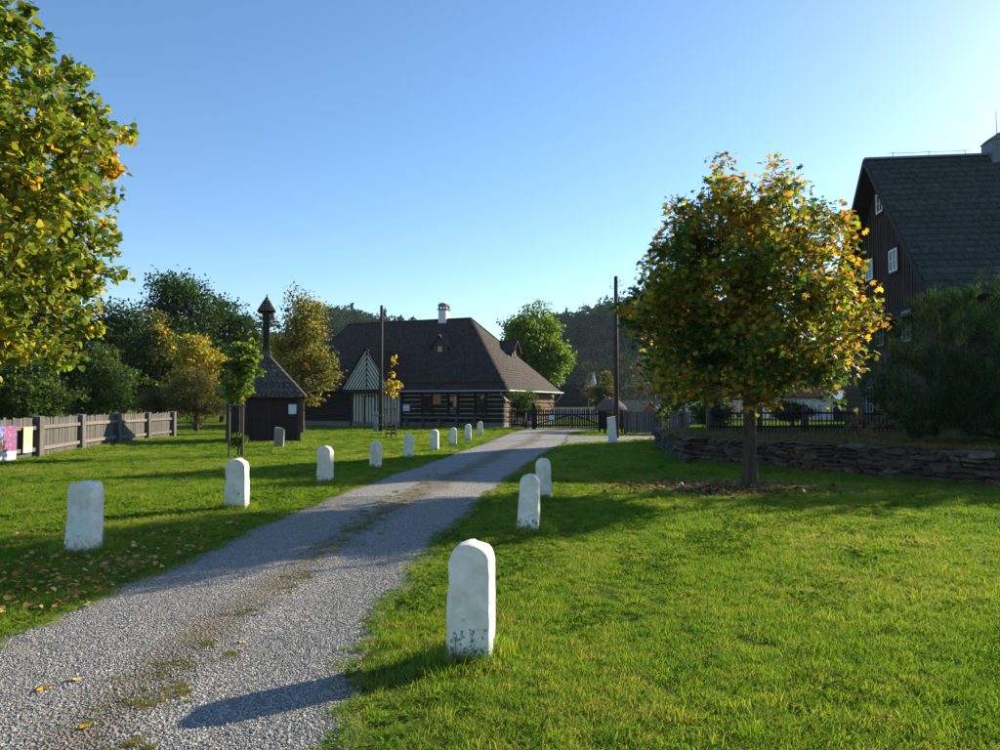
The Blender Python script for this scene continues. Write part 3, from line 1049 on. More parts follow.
# dormers
def dormer(kind, cpx, cpy):
    if kind == 'front':
        yl = 3.0
        p = inn_local(cpx, cpy, yl)
        cx, zb = p.x, EZ + (yl - 0.0) / 6 * (RZ - EZ)
        o, u, v = Vector((cx, yl, zb)), Vector((1, 0, 0)), Vector((0, 1, 0))
    else:
        # right hip face: plane through eave x=0 and ridge end
        xl = -2.65
        n = ux
        pp = hit(cpx, cpy, HB + ux * xl, ux) - HB
        cy = pp.dot(uy)
        zb = EZ + (0 - xl) / 5.7 * (RZ - EZ)
        o, u, v = Vector((xl, cy, zb)), Vector((0, 1, 0)), Vector((-1, 0, 0))
    z = Vector((0, 0, 1))
    w, hh, gh, dp = 0.62, 0.62, 0.75, 1.7
    d = MB().hexa([o - u * w - z * 0.1, o + u * w - z * 0.1, o + u * w - z * 0.1 + v * dp, o - u * w - z * 0.1 + v * dp,
                   o - u * w + z * hh, o + u * w + z * hh, o + u * w + z * hh + v * dp, o - u * w + z * hh + v * dp])
    d.prism([o - u * w + z * (hh + 0.001), o + u * w + z * (hh + 0.001), o + z * (hh + gh)], v * dp)
    dm = d.build('dormer', 'brown_wood', inn)
    for s in (-1, 1):
        e = o + u * s * (w + 0.25) + z * (hh - 0.22) - v * 0.25
        t = o + z * (hh + gh + 0.1) - v * 0.25
        pts = [e, t, t + v * (dp + 0.6), e + v * (dp + 0.2)]
        pts = pts if s < 0 else [pts[0], pts[3], pts[2], pts[1]]
        slab('dormer_roof', dm, 'far_shingle', pts, 0.06)
    window(dm, o - u * 0.22 + z * 0.08 - v * 0.004, u, -v, 0.44, 0.5, 2, 1, 'dark_wood', 0.04, 0.04)
dormer('front', 440, 361)
dormer('side', 515, 366)
# chimney with arched cowl
cq = inn_local(444, 320, 6.0)
ch = MB().box(cq.x - 0.34, cq.x + 0.34, 5.66, 6.34, RZ - 0.8, RZ + 0.78).build('chimney', 'white_plaster', inn)
MB().box(cq.x - 0.42, cq.x + 0.42, 5.58, 6.42, RZ + 0.782, RZ + 0.88).build('chimney_collar', 'plinth_stone', ch)
for sx in (-1, 1):
    for sy in (-1, 1):
        MB().box(cq.x + sx * 0.28 - 0.07, cq.x + sx * 0.28 + 0.07, 6 + sy * 0.28 - 0.07, 6 + sy * 0.28 + 0.07, RZ + 0.88, RZ + 1.12).build('cowl_pier', 'plinth_stone', ch)
arc = [(cq.x + 0.38 * math.cos(a), 5.62, RZ + 1.121 + 0.24 * math.sin(a)) for a in np.linspace(0, math.pi, 9)]
MB().prism(arc, (0, 0.76, 0)).build('cowl_vault', 'plinth_stone', ch)
# gutters and downpipes
MB().tube([(-12.2, -0.06, EZ - 0.02), (0.05, -0.06, EZ - 0.03)], 0.065, 8).build('gutter', 'gutter_metal', inn)
MB().tube([(0.07, 0.0, EZ - 0.03), (0.07, D_, EZ - 0.02)], 0.065, 8).build('gutter', 'gutter_metal', inn)
MB().tube([(-0.5, -0.06, EZ - 0.06), (-0.5, -0.06, EZ - 0.3), (-0.2, wy - 0.12, EZ - 0.75), (-0.5, wy - 0.06, EZ - 1.0), (-0.52, wy - 0.06, 0.1)], 0.045, 8).build('downpipe', 'gutter_metal', inn)
MB().tube([(0.07, D_ - 0.6, EZ - 0.06), (0.07, D_ - 0.6, EZ - 0.3), (-0.48, D_ - 0.9, EZ - 0.95), (-0.5, D_ - 0.9, 0.1)], 0.05, 8).build('downpipe', 'gutter_metal', inn)
# things hung on or set against the log wall
def on_inn(px, py, yl):
    p = inn_local(px, py, yl)
    return HB + ux * p.x + uy * p.y + Vector((0, 0, p.z))
nrm_front = -uy
a = on_inn(433, 404.5, wy - 0.04)
board_print('wall_sign', 'orange_print', None, 'orange square sign on the log house wall', 'sign', a, ux, nrm_front, 0.62, 0.78, 0.03)
a = on_inn(403, 411, wy - 0.04)
board_print('wall_notice', 'paper_print', None, 'pale notice on the log wall right of the striped gate', 'notice', a, ux, nrm_front, 0.55, 0.46, 0.03)
bp0, bp1 = inn_local(403, 417, 0.0), inn_local(478, 417, 0.0)
bn = thing('long_bench', 'long low wooden bench along the log house wall', 'bench', HB + ux * ((bp0.x + bp1.x) / 2) + uy * 0.05, HR)
half = (bp1.x - bp0.x) / 2
MB().box(-half, half, -0.2, 0.2, 0.68, 0.745).build('seat', 'pale_wood', bn)
for k in range(5):
    x = -half + 0.3 + k * (2 * half - 0.6) / 4
    MB().box(x - 0.06, x + 0.06, -0.15, 0.15, 0, 0.679).build('leg', 'stake_wood', bn)

# ------------------------------------------------------------------ big dark house on the right
BN = Vector((16.6, 28.9, 0))
BR_ = R(-7)
big = thing('timber_house', 'tall dark timber house with steep slate roof and boarded gable', 'house', (BN.x, BN.y, TZ), BR_)
bu, bv = Vector((math.cos(BR_), math.sin(BR_), 0)), Vector((-math.sin(BR_), math.cos(BR_), 0))
W_ = 6.5
bez, brz = 5.84 - TZ, 13.26 - TZ
LEN = 19.0
def big_local(px, py, xl):
    p = hit(px, py, BN + bu * xl, bu) - BN
    return Vector((p.dot(bu), p.dot(bv), p.z - TZ))
sl = (brz - bez) / W_
# eyebrow swell in the near slope
eb_c, eb_t = None, None
def swell(v):
    v = v.copy()
    t = v[:, 1] / W_
    x = v[:, 0]
    h = 0.95 * np.exp(-((x - 8.6) / 1.5) ** 2) * np.clip(1 - np.abs(t - 0.42) / 0.30, 0, 1) ** 1.0 * (t < 0.75)
    h = np.where(t < 0.36, h * np.clip((t - 0.28) / 0.08, 0, 1), h)
    v[:, 2] += h
    v[:, 1] -= h * 0.15
    return v
slab('roof_deck', big, 'dark_wood', [(0, 0, bez), (LEN, 0, bez), (LEN, W_, brz), (0, W_, brz)], 0.14)
slab('roof_deck', big, 'dark_wood', [(LEN, 2 * W_, bez), (0, 2 * W_, bez), (0, W_, brz), (LEN, W_, brz)], 0.14)
for v, f in tiles_on((0, 0, bez), (LEN, 0, bez), (0, W_, brz), (LEN, W_, brz), 23, 0.42, th=0.11, seed=31, per_row=True, disp=swell, gap=0.008):
    link('slate_course', fast_mesh('slate_course', v, [f]), big, 'slate')
shingle_part('slates', big, 'slate', (LEN, 2 * W_, bez), (0, 2 * W_, bez), (LEN, W_, brz), (0, W_, brz), 20, 0.6, th=0.05, seed=32)
MB().bar((-0.02, W_, brz + 0.05), (LEN, W_, brz + 0.05), 0.3, 0.1).build('ridge_cap', 'sheet_metal', big)
# barge boards
for y0, y1, nm in ((0, W_, 'barge_board'), (2 * W_, W_, 'barge_board')):
    MB().bar((-0.03, y0, bez - 0.06), (-0.03, y1, brz - 0.06), 0.05, 0.26, up=(0, 0, 1)).build(nm, 'dark_wood_h', big)
# walls: the gable is set back under the roof overhang
gi = 0.75
MB().box(gi + 0.06, LEN - 0.6, 0.55, 2 * W_ - 0.55, 0.0, bez + 0.3).build('wall_core', 'dark_wood', big)
MB().prism([(gi + 0.06, 0.62, bez + 0.301), (gi + 0.06, 2 * W_ - 0.62, bez + 0.301), (gi + 0.06, W_, brz - 0.2)], (LEN - 2, 0, 0)).build('attic_core', 'dark_wood', big)
bw = 0.27
nbd = int((2 * W_ - 1.1) / bw)
for k in range(nbd):
    y0 = 0.55 + k * bw
    yc = y0 + bw / 2
    top = bez + (W_ - abs(yc - W_)) * sl - 0.28
    if top > bez - 0.2:
        t0 = bez + (W_ - abs(y0 + 0.02 - W_)) * sl - 0.28
        t1 = bez + (W_ - abs(y0 + bw - 0.02 - W_)) * sl - 0.28
        d = random.uniform(0, 0.02)
        x0 = gi + 0.0 - d
        zb = bez - 0.36
        MB().hexa([(x0, y0 + 0.013, zb), (gi + 0.055, y0 + 0.013, zb), (gi + 0.055, y0 + bw - 0.013, zb), (x0, y0 + bw - 0.013, zb),
                   (x0, y0 + 0.013, max(t0, zb + 0.05)), (gi + 0.055, y0 + 0.013, max(t0, zb + 0.05)), (gi + 0.055, y0 + bw - 0.013, max(t1, zb + 0.05)), (x0, y0 + bw - 0.013, max(t1, zb + 0.05))]).build('gable_board', 'brown_wood', big)
        MB().box(x0 - 0.03, x0 - 0.002, y0 + bw - 0.03, y0 + bw + 0.03, zb, max(min(t0, t1), zb + 0.05)).build('batten', 'dark_wood', big)
# small pent roof board across the gable foot
MB().hexa([(-0.1, 0.1, bez - 0.56), (gi, 0.1, bez - 0.37), (gi, 2 * W_ - 0.1, bez - 0.37), (-0.1, 2 * W_ - 0.1, bez - 0.56),
           (-0.1, 0.1, bez - 0.50), (gi, 0.1, bez - 0.30), (gi, 2 * W_ - 0.1, bez - 0.30), (-0.1, 2 * W_ - 0.1, bez - 0.50)]).build('pent_roof', 'brown_wood', big)
# log courses of the lower storeys, gable side and long side
nl = 16
for k in range(nl):
    z0 = 0.1 + k * (bez - 0.65) / nl
    z1 = z0 + (bez - 0.65) / nl - 0.03
    MB().box(gi - random.uniform(0, 0.03), gi + 0.058, 0.45, 2 * W_ - 0.45, z0, z1).build('log', 'brown_wood', big)
    MB().box(gi + 0.062, LEN - 0.6, 0.5 - random.uniform(0, 0.03), 0.548, z0, z1).build('log', 'dark_wood_h', big)
# windows of the gable (picture position), facing -u
def gable_win(px, py, w, h, nx, ny, fm='white_paint'):
    p = big_local(px, py, gi - 0.03)
    return window(big, (gi - 0.055, p.y + w / 2, p.z - h / 2), (0, -1, 0), (-1, 0, 0), w, h, nx, ny, fm, 0.085, 0.06, casing='dark_wood', mw=0.05)
gable_win(880.5, 203, 0.8, 0.95, 2, 2)
gable_win(870.5, 270, 0.95, 1.02, 2, 2)
gable_win(894.5, 260.5, 0.95, 1.02, 2, 2)
for px_, py_ in ((881, 332), (908, 326)):
    gable_win(px_, py_, 0.95, 1.35, 2, 3, 'grey_plaster')
for px_, py_ in ((871, 400), (905, 402)):
    gable_win(px_, py_, 0.95, 1.3, 2, 3, 'grey_plaster')
# chimney on the ridge with lightning rod, ridge conductor
cp = 5.55
cb = MB().box(cp - 0.1, cp + 1.0, W_ - 0.5, W_ + 0.5, brz - 0.8, brz + 0.62).build('chimney', 'sheet_metal', big)
MB().prism([(cp - 0.16, W_ - 0.56, brz + 0.621), (cp + 1.06, W_ - 0.56, brz + 0.621), (cp + 0.75, W_ - 0.56, brz + 0.9), (cp + 0.15, W_ - 0.56, brz + 0.9)], (0, 1.12, 0)).build('chimney_cap', 'sheet_metal', cb)
MB().tube([(cp + 0.35, W_, brz + 0.85), (cp + 0.35, W_, brz + 2.1)], [0.02, 0.012], 5).build('lightning_rod', 'gutter_metal', big)
MB().tube([(1.1 + 0.0, W_, brz + 0.3)] + [(x, W_, brz + 0.28 + 0.02 * (k % 2)) for k, x in enumerate(np.arange(2, cp - 0.1, 0.9))], 0.012, 5).build('ridge_wire', 'gutter_metal', big)
for x in (1.3, 2.9, 4.5, 5.9):
    MB().tube([(x, W_, brz + 0.05), (x, W_, brz + 0.36)], 0.014, 5).build('wire_holder', 'gutter_metal', big)

# ------------------------------------------------------------------ bell hut on the left
c0 = ground(265, 442)
hut = thing('bell_hut', 'small square dark wooden hut with shingle pyramid roof and bell turret', 'bell hut', (c0.x * (c0.y + 1.4) / c0.y, c0.y + 1.4, 0), R(15))
hs = 1.47
MB().box(-hs + 0.03, hs - 0.03, -hs + 0.03, hs - 0.03, 0.0, 1.98).build('wall_core', 'dark_wood', hut)
plank = [MB().box(-0.09, 0.09, -0.018 - 0.006 * k, 0.025, 0.06, 1.98).mesh('plank') for k in range(3)]
for side in range(4):
    ca, sa = math.cos(side * math.pi / 2), math.sin(side * math.pi / 2)
    for k in range(15):
        x = -hs + 0.1 + k * (2 * hs - 0.2) / 14
        link('plank', plank[k % 3], hut, 'hut_wood', (x * ca + hs * sa, x * sa - hs * ca, 0), (0, 0, side * math.pi / 2))
for sx in (-1, 1):
    for sy in (-1, 1):
        MB().box(sx * hs - 0.07, sx * hs + 0.07, sy * hs - 0.07, sy * hs + 0.07, 0, 2.0).build('corner_post', 'brown_wood', hut)
MB().box(-hs - 0.02, hs + 0.02, -hs - 0.05, hs + 0.05, -0.05, 0.055).build('sill', 'plinth_stone', hut)
ez_, ap = 1.92, 3.95
eh = 1.78
corners = [(-eh, -eh, ez_), (eh, -eh, ez_), (eh, eh, ez_), (-eh, eh, ez_)]
for k in range(4):
    a, b = corners[k], corners[(k + 1) % 4]
    slab('roof_deck', hut, 'dark_wood', [a, b, (0, 0, ap)], 0.05)
    for v, f in tiles_on(a, b, (0, 0, ap), (0, 0, ap), 9, 0.19, th=0.085, seed=40 + k, per_row=True, gap=0.012):
        link('shingle_course', fast_mesh('shingle_course', v, [f]), hut, 'hut_shingle')
    MB().bar(Vector(a) + Vector((0, 0, 0.05)), Vector((0, 0, ap + 0.05)), 0.12, 0.05).build('hip_board', 'hut_shingle', hut)
MB().box(-0.14, 0.14, -0.14, 0.14, ap - 0.25, 6.1).build('bell_post', 'dark_wood', hut)
MB().box(-0.2, 0.2, -0.2, 0.2, ap - 0.18, ap + 0.1).build('post_collar', 'hut_shingle', hut)
tz0, tz1, th_ = 5.84, 6.52, 0.37
tc_ = [(-th_, -th_, tz0), (th_, -th_, tz0), (th_, th_, tz0), (-th_, th_, tz0)]
for k in range(4):
    a, b = tc_[k], tc_[(k + 1) % 4]
    mid = lambda p, t: tuple(Vector(p).lerp(Vector((0, 0, tz1)), t) - Vector((0, 0, 0.12 * math.sin(t * math.pi))))
    slab('turret_deck', hut, 'dark_wood', [a, b, (0, 0, tz1 - 0.02)], 0.04)
    for v, f in tiles_on(a, b, (0, 0, tz1), (0, 0, tz1), 6, 0.16, th=0.035, seed=50 + k, per_row=True, gap=0.01):
        link('shingle_course', fast_mesh('shingle_course', v, [f]), hut, 'hut_shingle')
MB().tube([(0, 0, tz1 - 0.1), (0, 0, tz1 + 0.12)], [0.05, 0.02], 6).build('finial', 'dark_wood', hut)
bell = MB().tube([(0, 0, 5.60), (0, 0, 5.55), (0, 0, 5.42), (0, 0, 5.32), (0, 0, 5.30)], [0.03, 0.10, 0.12, 0.17, 0.175], 12)
bo = bell.build('bell', 'sheet_metal', hut, True)
bo.location = (0.27, -0.05, 0.22)
hq = Vector((c0.x * (c0.y + 1.4) / c0.y, c0.y + 1.4, 0))
hu, hv = Vector((math.cos(R(15)), math.sin(R(15)), 0)), Vector((-math.sin(R(15)), math.cos(R(15)), 0))
pt = hit(288.5, 414, hq - hv * (hs + 0.06), hv)
board_print('hut_notice', 'paper_print', None, 'white paper notice on the dark wall of the bell hut', 'notice', pt, hu, -hv, 0.33, 0.42, 0.02)

# ------------------------------------------------------------------ far small buildings
def cottage(name, label, c, rz, w, d, eh_, rh_, wall_m, roof_m, wins=(), group=None, ov=0.3):
    t = thing(name, label, 'house', c, rz, group)
    MB().box(-w / 2, w / 2, -d / 2, d / 2, -0.05, eh_).build('wall', wall_m, t)
    MB().prism([(-w / 2, -d / 2, eh_ + 0.001), (-w / 2, d / 2, eh_ + 0.001), (-w / 2, 0, eh_ + rh_)], (w, 0, 0)).build('gable', wall_m, t)
    k = rh_ / (d / 2)
    for s in (-1, 1):
        a, b = (-w / 2 - ov, s * (d / 2 + ov), eh_ - ov * k + 0.05), (w / 2 + ov, s * (d / 2 + ov), eh_ - ov * k + 0.05)
        r0, r1 = (-w / 2 - ov, 0, eh_ + rh_ + 0.05), (w / 2 + ov, 0, eh_ + rh_ + 0.05)
        if s > 0: a, b, r0, r1 = b, a, r1, r0
        sl_ = slab('roof', t, roof_m, [a, b, r1, r0], 0.08)
        v, f = tiles_on(a, b, r0, r1, 14, 0.35, th=0.04, seed=60)
        o = link('roof_tiles', fast_mesh('roof_tiles', v, [f]), sl_, roof_m)
        o['kind'] = 'stuff'
    for (x, z, ww, hh) in wins:
        window(t, (x - ww / 2, -d / 2 - 0.001, z), (1, 0, 0), (0, -1, 0), ww, hh, 2, 2, 'white_paint', 0.08, 0.05)
    return t
p = at(592, 411, 88)
wc = cottage('cottage', 'white cottage with steep dark roof far behind the picket gate', (p.x - 1.2, 92, 0), R(-14), 5.5, 5, 1.7, 2.5, 'white_plaster', 'far_shingle', [(-1.7, 0.5, 0.5, 0.7)])
cm = MB().tube([(1.9, 0, 3.2), (1.9, 0, 4.0), (1.9, 0, 4.05), (1.9, 0, 4.6), (1.9, 0, 4.65), (1.9, 0, 5.6)], [0.5, 0.5, 0.38, 0.36, 0.24, 0.05], 8).build('white_turret', 'white_plaster', wc)
p = at(566, 411, 96)
cottage('cottage', 'reddish brick cottage with white windows behind the picket gate', (p.x, 99, 0), R(6), 6.0, 4.5, 2.0, 1.9, 'brick_red', 'red_tile', [(-1.9, 0.6, 0.9, 0.95), (0.2, 0.6, 0.9, 0.95), (1.9, 0.6, 0.9, 0.95)])
p = at(752, 412, 62)
cottage('cottage', 'white farmhouse glimpsed under the crown of the chestnut tree', (p.x - 0.5, 66, 0), R(-4), 9, 6, 2.3, 2.6, 'white_plaster', 'slate', [(-3, 0.9, 0.9, 1.1), (-0.5, 0.9, 0.9, 1.1), (2.5, 0.9, 0.9, 1.1)])
p = at(838, 405, 50)
cottage('barn', 'low outbuilding with red tiled roof left of the timber house', (p.x + 0.9, 54, 0), R(-8), 7, 4.5, 2.3, 1.5, 'white_plaster', 'red_tile')
lt = thing('lean_to_shed', 'dark lean-to shed with grey sheet roof beside the timber house', 'shed', (p.x + 0.45, 48.5, 0), R(-8))
MB().box(-1.1, 1.4, -1.0, 1.0, -0.05, 1.85).build('wall', 'dark_wood', lt)
MB().hexa([(-1.5, -1.4, 1.86), (1.6, -1.4, 1.86), (1.6, 1.2, 2.5), (-1.5, 1.2, 2.5), (-1.5, -1.4, 1.93), (1.6, -1.4, 1.93), (1.6, 1.2, 2.57), (-1.5, 1.2, 2.57)]).build('roof', 'gutter_metal', lt)
# small wooden shed with pale roof beyond the grey board fence
p = at(655, 413, 50)
sh = cottage('woodshed', 'low brown woodshed with pale roof behind the grey board fence', (p.x - 0.9, 52, 0), R(-58), 2.6, 1.9, 1.05, 0.8, 'brick_red', 'beige_roof', ov=0.15)
# thatched well roof on posts behind the pole
p = at(616, 411, 42)
tw_ = thing('thatched_shelter', 'little thatched roof on four posts behind the right pole', 'shelter', (p.x - 0.1, 43.4, 0), R(10))
for sx in (-1, 1):
    for sy in (-1, 1):
        MB().box(sx * 0.5 - 0.05, sx * 0.5 + 0.05, sy * 0.5 - 0.05, sy * 0.5 + 0.05, 0, 1.32).build('post', 'dark_wood', tw_)
ring = []
rngt = random.Random(4)
m = MB()
zs = [(1.26, 0.86), (1.34, 0.98), (1.52, 0.86), (1.75, 0.62), (1.95, 0.36), (2.02, 0.12)]
m.tube([(0, 0, z) for z, _ in zs], [r_ for _, r_ in zs], 22)
m.v = [(x * (1 + rngt.uniform(-0.05, 0.05)), y * (1 + rngt.uniform(-0.05, 0.05)), z + rngt.uniform(-0.03, 0.03)) for x, y, z in m.v]
m.build('thatch', 'thatch', tw_)


# ================================================================== FENCES AND WALL
def jit_board_mesh(w, h, th, point=0.0, seed=0):
    r_ = random.Random(seed)
    m = MB()
    j = lambda a: r_.uniform(-a, a)
    t = h + j(0.02)
    if point:
        m.prism([(-w / 2, 0, 0), (w / 2, 0, 0), (w / 2 + j(0.004), 0, t - point), (j(0.004), 0, t), (-w / 2 + j(0.004), 0, t - point)], (0, th, 0))
    else:
        m.prism([(-w / 2, 0, 0), (w / 2, 0, 0), (w / 2 + j(0.006), 0, t + j(0.012)), (-w / 2 + j(0.006), 0, t + j(0.012))], (0, th, 0))
    return m.mesh('board')
# grey board fence on the left, rails towards the lawn
FP = [(-13.2, 16.2), (-13.5, 19.4), (-13.9, 22.6), (-14.9, 26.7), (-15.7, 30.8), (-16.2, 34.5), (-16.3, 37.4)]
lf = thing('board_fence', 'weathered grey board fence with posts along the left lawn', 'fence', (FP[2][0], FP[2][1], 0))
lo = Vector((FP[2][0], FP[2][1], 0))
bms = [jit_board_mesh(0.135, 1.16, 0.022, seed=k) for k in range(5)]
rf = random.Random(12)
for (ax, ay), (bx2, by2) in zip(FP[:-1], FP[1:]):
    A, B = Vector((ax, ay, 0)) - lo, Vector((bx2, by2, 0)) - lo
    d = (B - A)
    Ln = d.length
    d.normalize()
    nrm_ = Vector((d.y, -d.x, 0))           # towards the lawn (+x)
    if nrm_.x < 0: nrm_ = -nrm_
    ang = math.atan2(d.y, d.x)
    nbd = int(Ln / 0.15)
    for k in range(nbd):
        q = A + d * ((k + 0.5) * Ln / nbd) - nrm_ * 0.05
        link('board', bms[rf.randrange(5)], lf, 'grey_wood', (q.x, q.y, 0.06 + rf.uniform(-0.015, 0.015)), (rf.uniform(-0.012, 0.012), rf.uniform(-0.01, 0.01), ang), (0.94 + rf.uniform(0, 0.1), 1, 1 + rf.uniform(-0.015, 0.02)))
    for z in (0.28, 0.93):
        MB().bar(A + nrm_ * 0.0 + Vector((0, 0, z + rf.uniform(-0.02, 0.02))), B + nrm_ * 0.0 + Vector((0, 0, z + rf.uniform(-0.02, 0.02))), 0.07, 0.11).build('rail', 'pale_wood', lf)
for k, (ax, ay) in enumerate(FP):
    A = Vector((ax, ay, 0)) - lo
    MB().hexa([(A.x - 0.16, A.y - 0.12, 0), (A.x + 0.15, A.y - 0.12, 0), (A.x + 0.15, A.y + 0.12, 0), (A.x - 0.16, A.y + 0.12, 0),
               (A.x - 0.15, A.y - 0.11, 1.27 + rf.uniform(-0.02, 0.02)), (A.x + 0.13, A.y - 0.11, 1.25), (A.x + 0.14, A.y + 0.11, 1.27), (A.x - 0.15, A.y + 0.11, 1.28)]).build('post', 'grey_wood', lf)
# posters on the fence
d = (Vector((-13.9, 22.6, 0)) - Vector((-13.5, 19.4, 0))).normalized()
n_ = Vector((d.y, -d.x, 0))
q = Vector((-13.5, 19.4, 0)) + d * 0.55 + n_ * 0.09
pf = lambda px_: (lambda p: (p - Vector((-13.5, 19.4, 0))).dot(d))(hit(px_, 440, Vector((-13.5, 19.4, 0)) + n_ * 0.09, n_))
s0, s1 = pf(-22), pf(16.5)
P0_ = Vector((-13.5, 19.4, 0)) + n_ * 0.09
board_print('fence_banner', 'banner_print', None, 'colourful printed banner with blue sky at the left end of the board fence', 'banner', P0_ + d * s0 + Vector((0, 0, 0.04)), d, n_, s1 - s0, 0.98, 0.012)
s0, s1 = pf(23.5), pf(32.5)
board_print('fence_poster', 'notice_print', None, 'small beige and yellow poster beside the first visible fence post', 'poster', P0_ + d * s0 + Vector((0, 0, 0.22)), d, n_, s1 - s0, 0.74, 0.012)

# dark picket fence and gate by the log house
pk = [jit_board_mesh(0.10, 1.28, 0.022, 0.07, seed=30 + k) for k in range(4)]
def picket_run(parent, A, B, step, mat, meshes, zr=(0.28, 0.98), r_=random.Random(5), h=1.0, rail=0.08):
    A, B = Vector(A), Vector(B)
    d = B - A
    Ln = d.length
    d.normalize()
    ang = math.atan2(d.y, d.x)
    n = int(Ln / step)
    for k in range(n + 1):
        q = A + d * (k * Ln / n)
        link('picket', meshes[r_.randrange(len(meshes))], parent, mat, (q.x, q.y, 0.07), (r_.uniform(-0.01, 0.01), r_.uniform(-0.015, 0.015), ang), (1, 1, h * (1 + r_.uniform(-0.015, 0.015))))
    nn = Vector((-d.y, d.x, 0))
    for z in zr:
        MB().bar(A + nn * 0.055 + Vector((0, 0, z)), B + nn * 0.055 + Vector((0, 0, z)), 0.05, rail).build('rail', mat, parent)
g_l, g_m, g_r = at(534, 429.5, 49.6), at(572, 429.5, 49.6), at(603.5, 429.5, 49.6)
f_l = at(509.5, 429, 51.5)
f_r = at(621, 429.5, 49.0)
for v_ in (g_l, g_m, g_r, f_l, f_r): v_.z = 0
pfn = thing('picket_fence', 'dark picket fence between the log house corner and the gate', 'fence', f_l)
picket_run(pfn, (0, 0, 0), g_l - f_l + Vector((-0.15, 0, 0)), 0.15, 'dark_wood', pk)
pfr = thing('picket_fence', 'dark picket fence from the gate to the right pole', 'fence', g_r)
picket_run(pfr, (0.2, 0, 0), f_r - g_r, 0.15, 'dark_wood', pk)
for A, nm in ((g_l, 'left'), (g_r, 'right')):
    gp = thing('gate_post', 'dark wooden gate post at the %s end of the picket gate' % nm, 'post', A, 0, 'posts of the picket gate')
    MB().box(-0.12, 0.12, -0.12, 0.12, -0.1, 1.52).build('shaft', 'dark_wood', gp)
    MB().tube([(0, 0, 1.52), (0, 0, 1.56), (0, 0, 1.68), (0, 0, 1.76)], [0.17, 0.17, 0.12, 0.02], 8).build('cap', 'dark_wood', gp)
for A, B, nm in ((g_l, g_m, 'left'), (g_m, g_r, 'right')):
    gt = thing('picket_gate', 'dark picket gate leaf on the %s with a diagonal brace' % nm, 'gate', A, 0, 'leaves of the picket gate')
    d_ = B - A
    x0, x1 = (0.17, d_.length - 0.06) if nm == 'left' else (0.06, d_.length - 0.17)
    picket_run(gt, (x0, 0, 0), (x1, d_.y, 0), 0.15, 'dark_wood', pk, r_=random.Random(6))
    a_, b_ = ((x0, 0.06, 0.3), (x1, 0.06, 0.96)) if nm == 'left' else ((x1, 0.06, 0.3), (x0, 0.06, 0.96))
    MB().bar(a_, b_, 0.04, 0.08).build('brace', 'dark_wood', gt)
    xm = x1 if nm == 'left' else x0
    MB().box(xm - 0.04, xm + 0.04, 0.03, 0.1, 0.05, 1.3).build('stile', 'dark_wood', gt)
q = at(525.5, 421, 49.55 + 0.75)
board_print('fence_notice', 'paper_print', None, 'upright white notice on the picket fence left of the gate', 'notice', (q.x, 50.1, 0.52), (1, -0.6, 0), (-0.6, -1, 0), 0.38, 0.58, 0.015)
q = at(549, 420, 49.5)
board_print('gate_notice', 'paper_print', None, 'small white notice fixed to the left gate leaf', 'notice', (q.x, 49.56, 0.62), (1, 0, 0), (0, -1, 0), 0.36, 0.3, 0.015)

# grey board fence right of the pole
ga_, gb_ = Vector((6.9, 41.5, 0)), Vector((11.2, 40.0, 0))
gfn = thing('board_fence', 'grey close-boarded fence between the right pole and the stone wall', 'fence', ga_)
bms2 = [jit_board_mesh(0.15, 1.16, 0.022, seed=60 + k) for k in range(4)]
picket_run(gfn, (0, 0, 0), gb_ - ga_, 0.158, 'grey_wood', bms2, r_=random.Random(8))
dd = gb_ - ga_
for t in (0.0, 0.33, 0.66, 1.0):
    MB().box(dd.x * t - 0.07, dd.x * t + 0.07, dd.y * t - 0.12, dd.y * t - 0.01, 0, 1.3).build('post', 'stake_wood', gfn)

# rustic stick fence on the terrace behind the wall
st0, st1 = Vector((7.6, 27.2, TZ)), Vector((13.6, 25.4, TZ))
stf = thing('stick_fence', 'rustic fence of thin dark sticks behind the stone wall', 'fence', st0)
sticks = []
for k in range(5):
    r_ = random.Random(80 + k)
    sticks.append(MB().tube([(0, 0, 0), (r_.uniform(-0.02, 0.02), 0, 0.5), (r_.uniform(-0.03, 0.03), 0, 0.93 + r_.uniform(0, 0.1))], [0.022, 0.02, 0.009], 5).mesh('stick'))
dd = st1 - st0
r_ = random.Random(9)
nst = 54
for k in range(nst):
    t = k / (nst - 1)
    link('stick', sticks[r_.randrange(5)], stf, 'dark_wood', (dd.x * t, dd.y * t, -0.02), (0, r_.uniform(-0.05, 0.05), r_.uniform(0, 6)), (1, 1, r_.uniform(0.85, 1.12)))
for z in (0.24, 0.72):
    MB().tube([(0, 0.04, z), (dd.x * 0.5, dd.y * 0.5 + 0.04, z + 0.03), (dd.x, dd.y + 0.04, z)], 0.035, 6).build('rail', 'dark_wood', stf)
for t in (0.0, 0.28, 0.52, 0.76, 1.0):
    MB().box(dd.x * t - 0.08, dd.x * t + 0.08, dd.y * t + 0.08, dd.y * t + 0.22, -0.1, 0.92).build('post', 'stake_wood', stf)

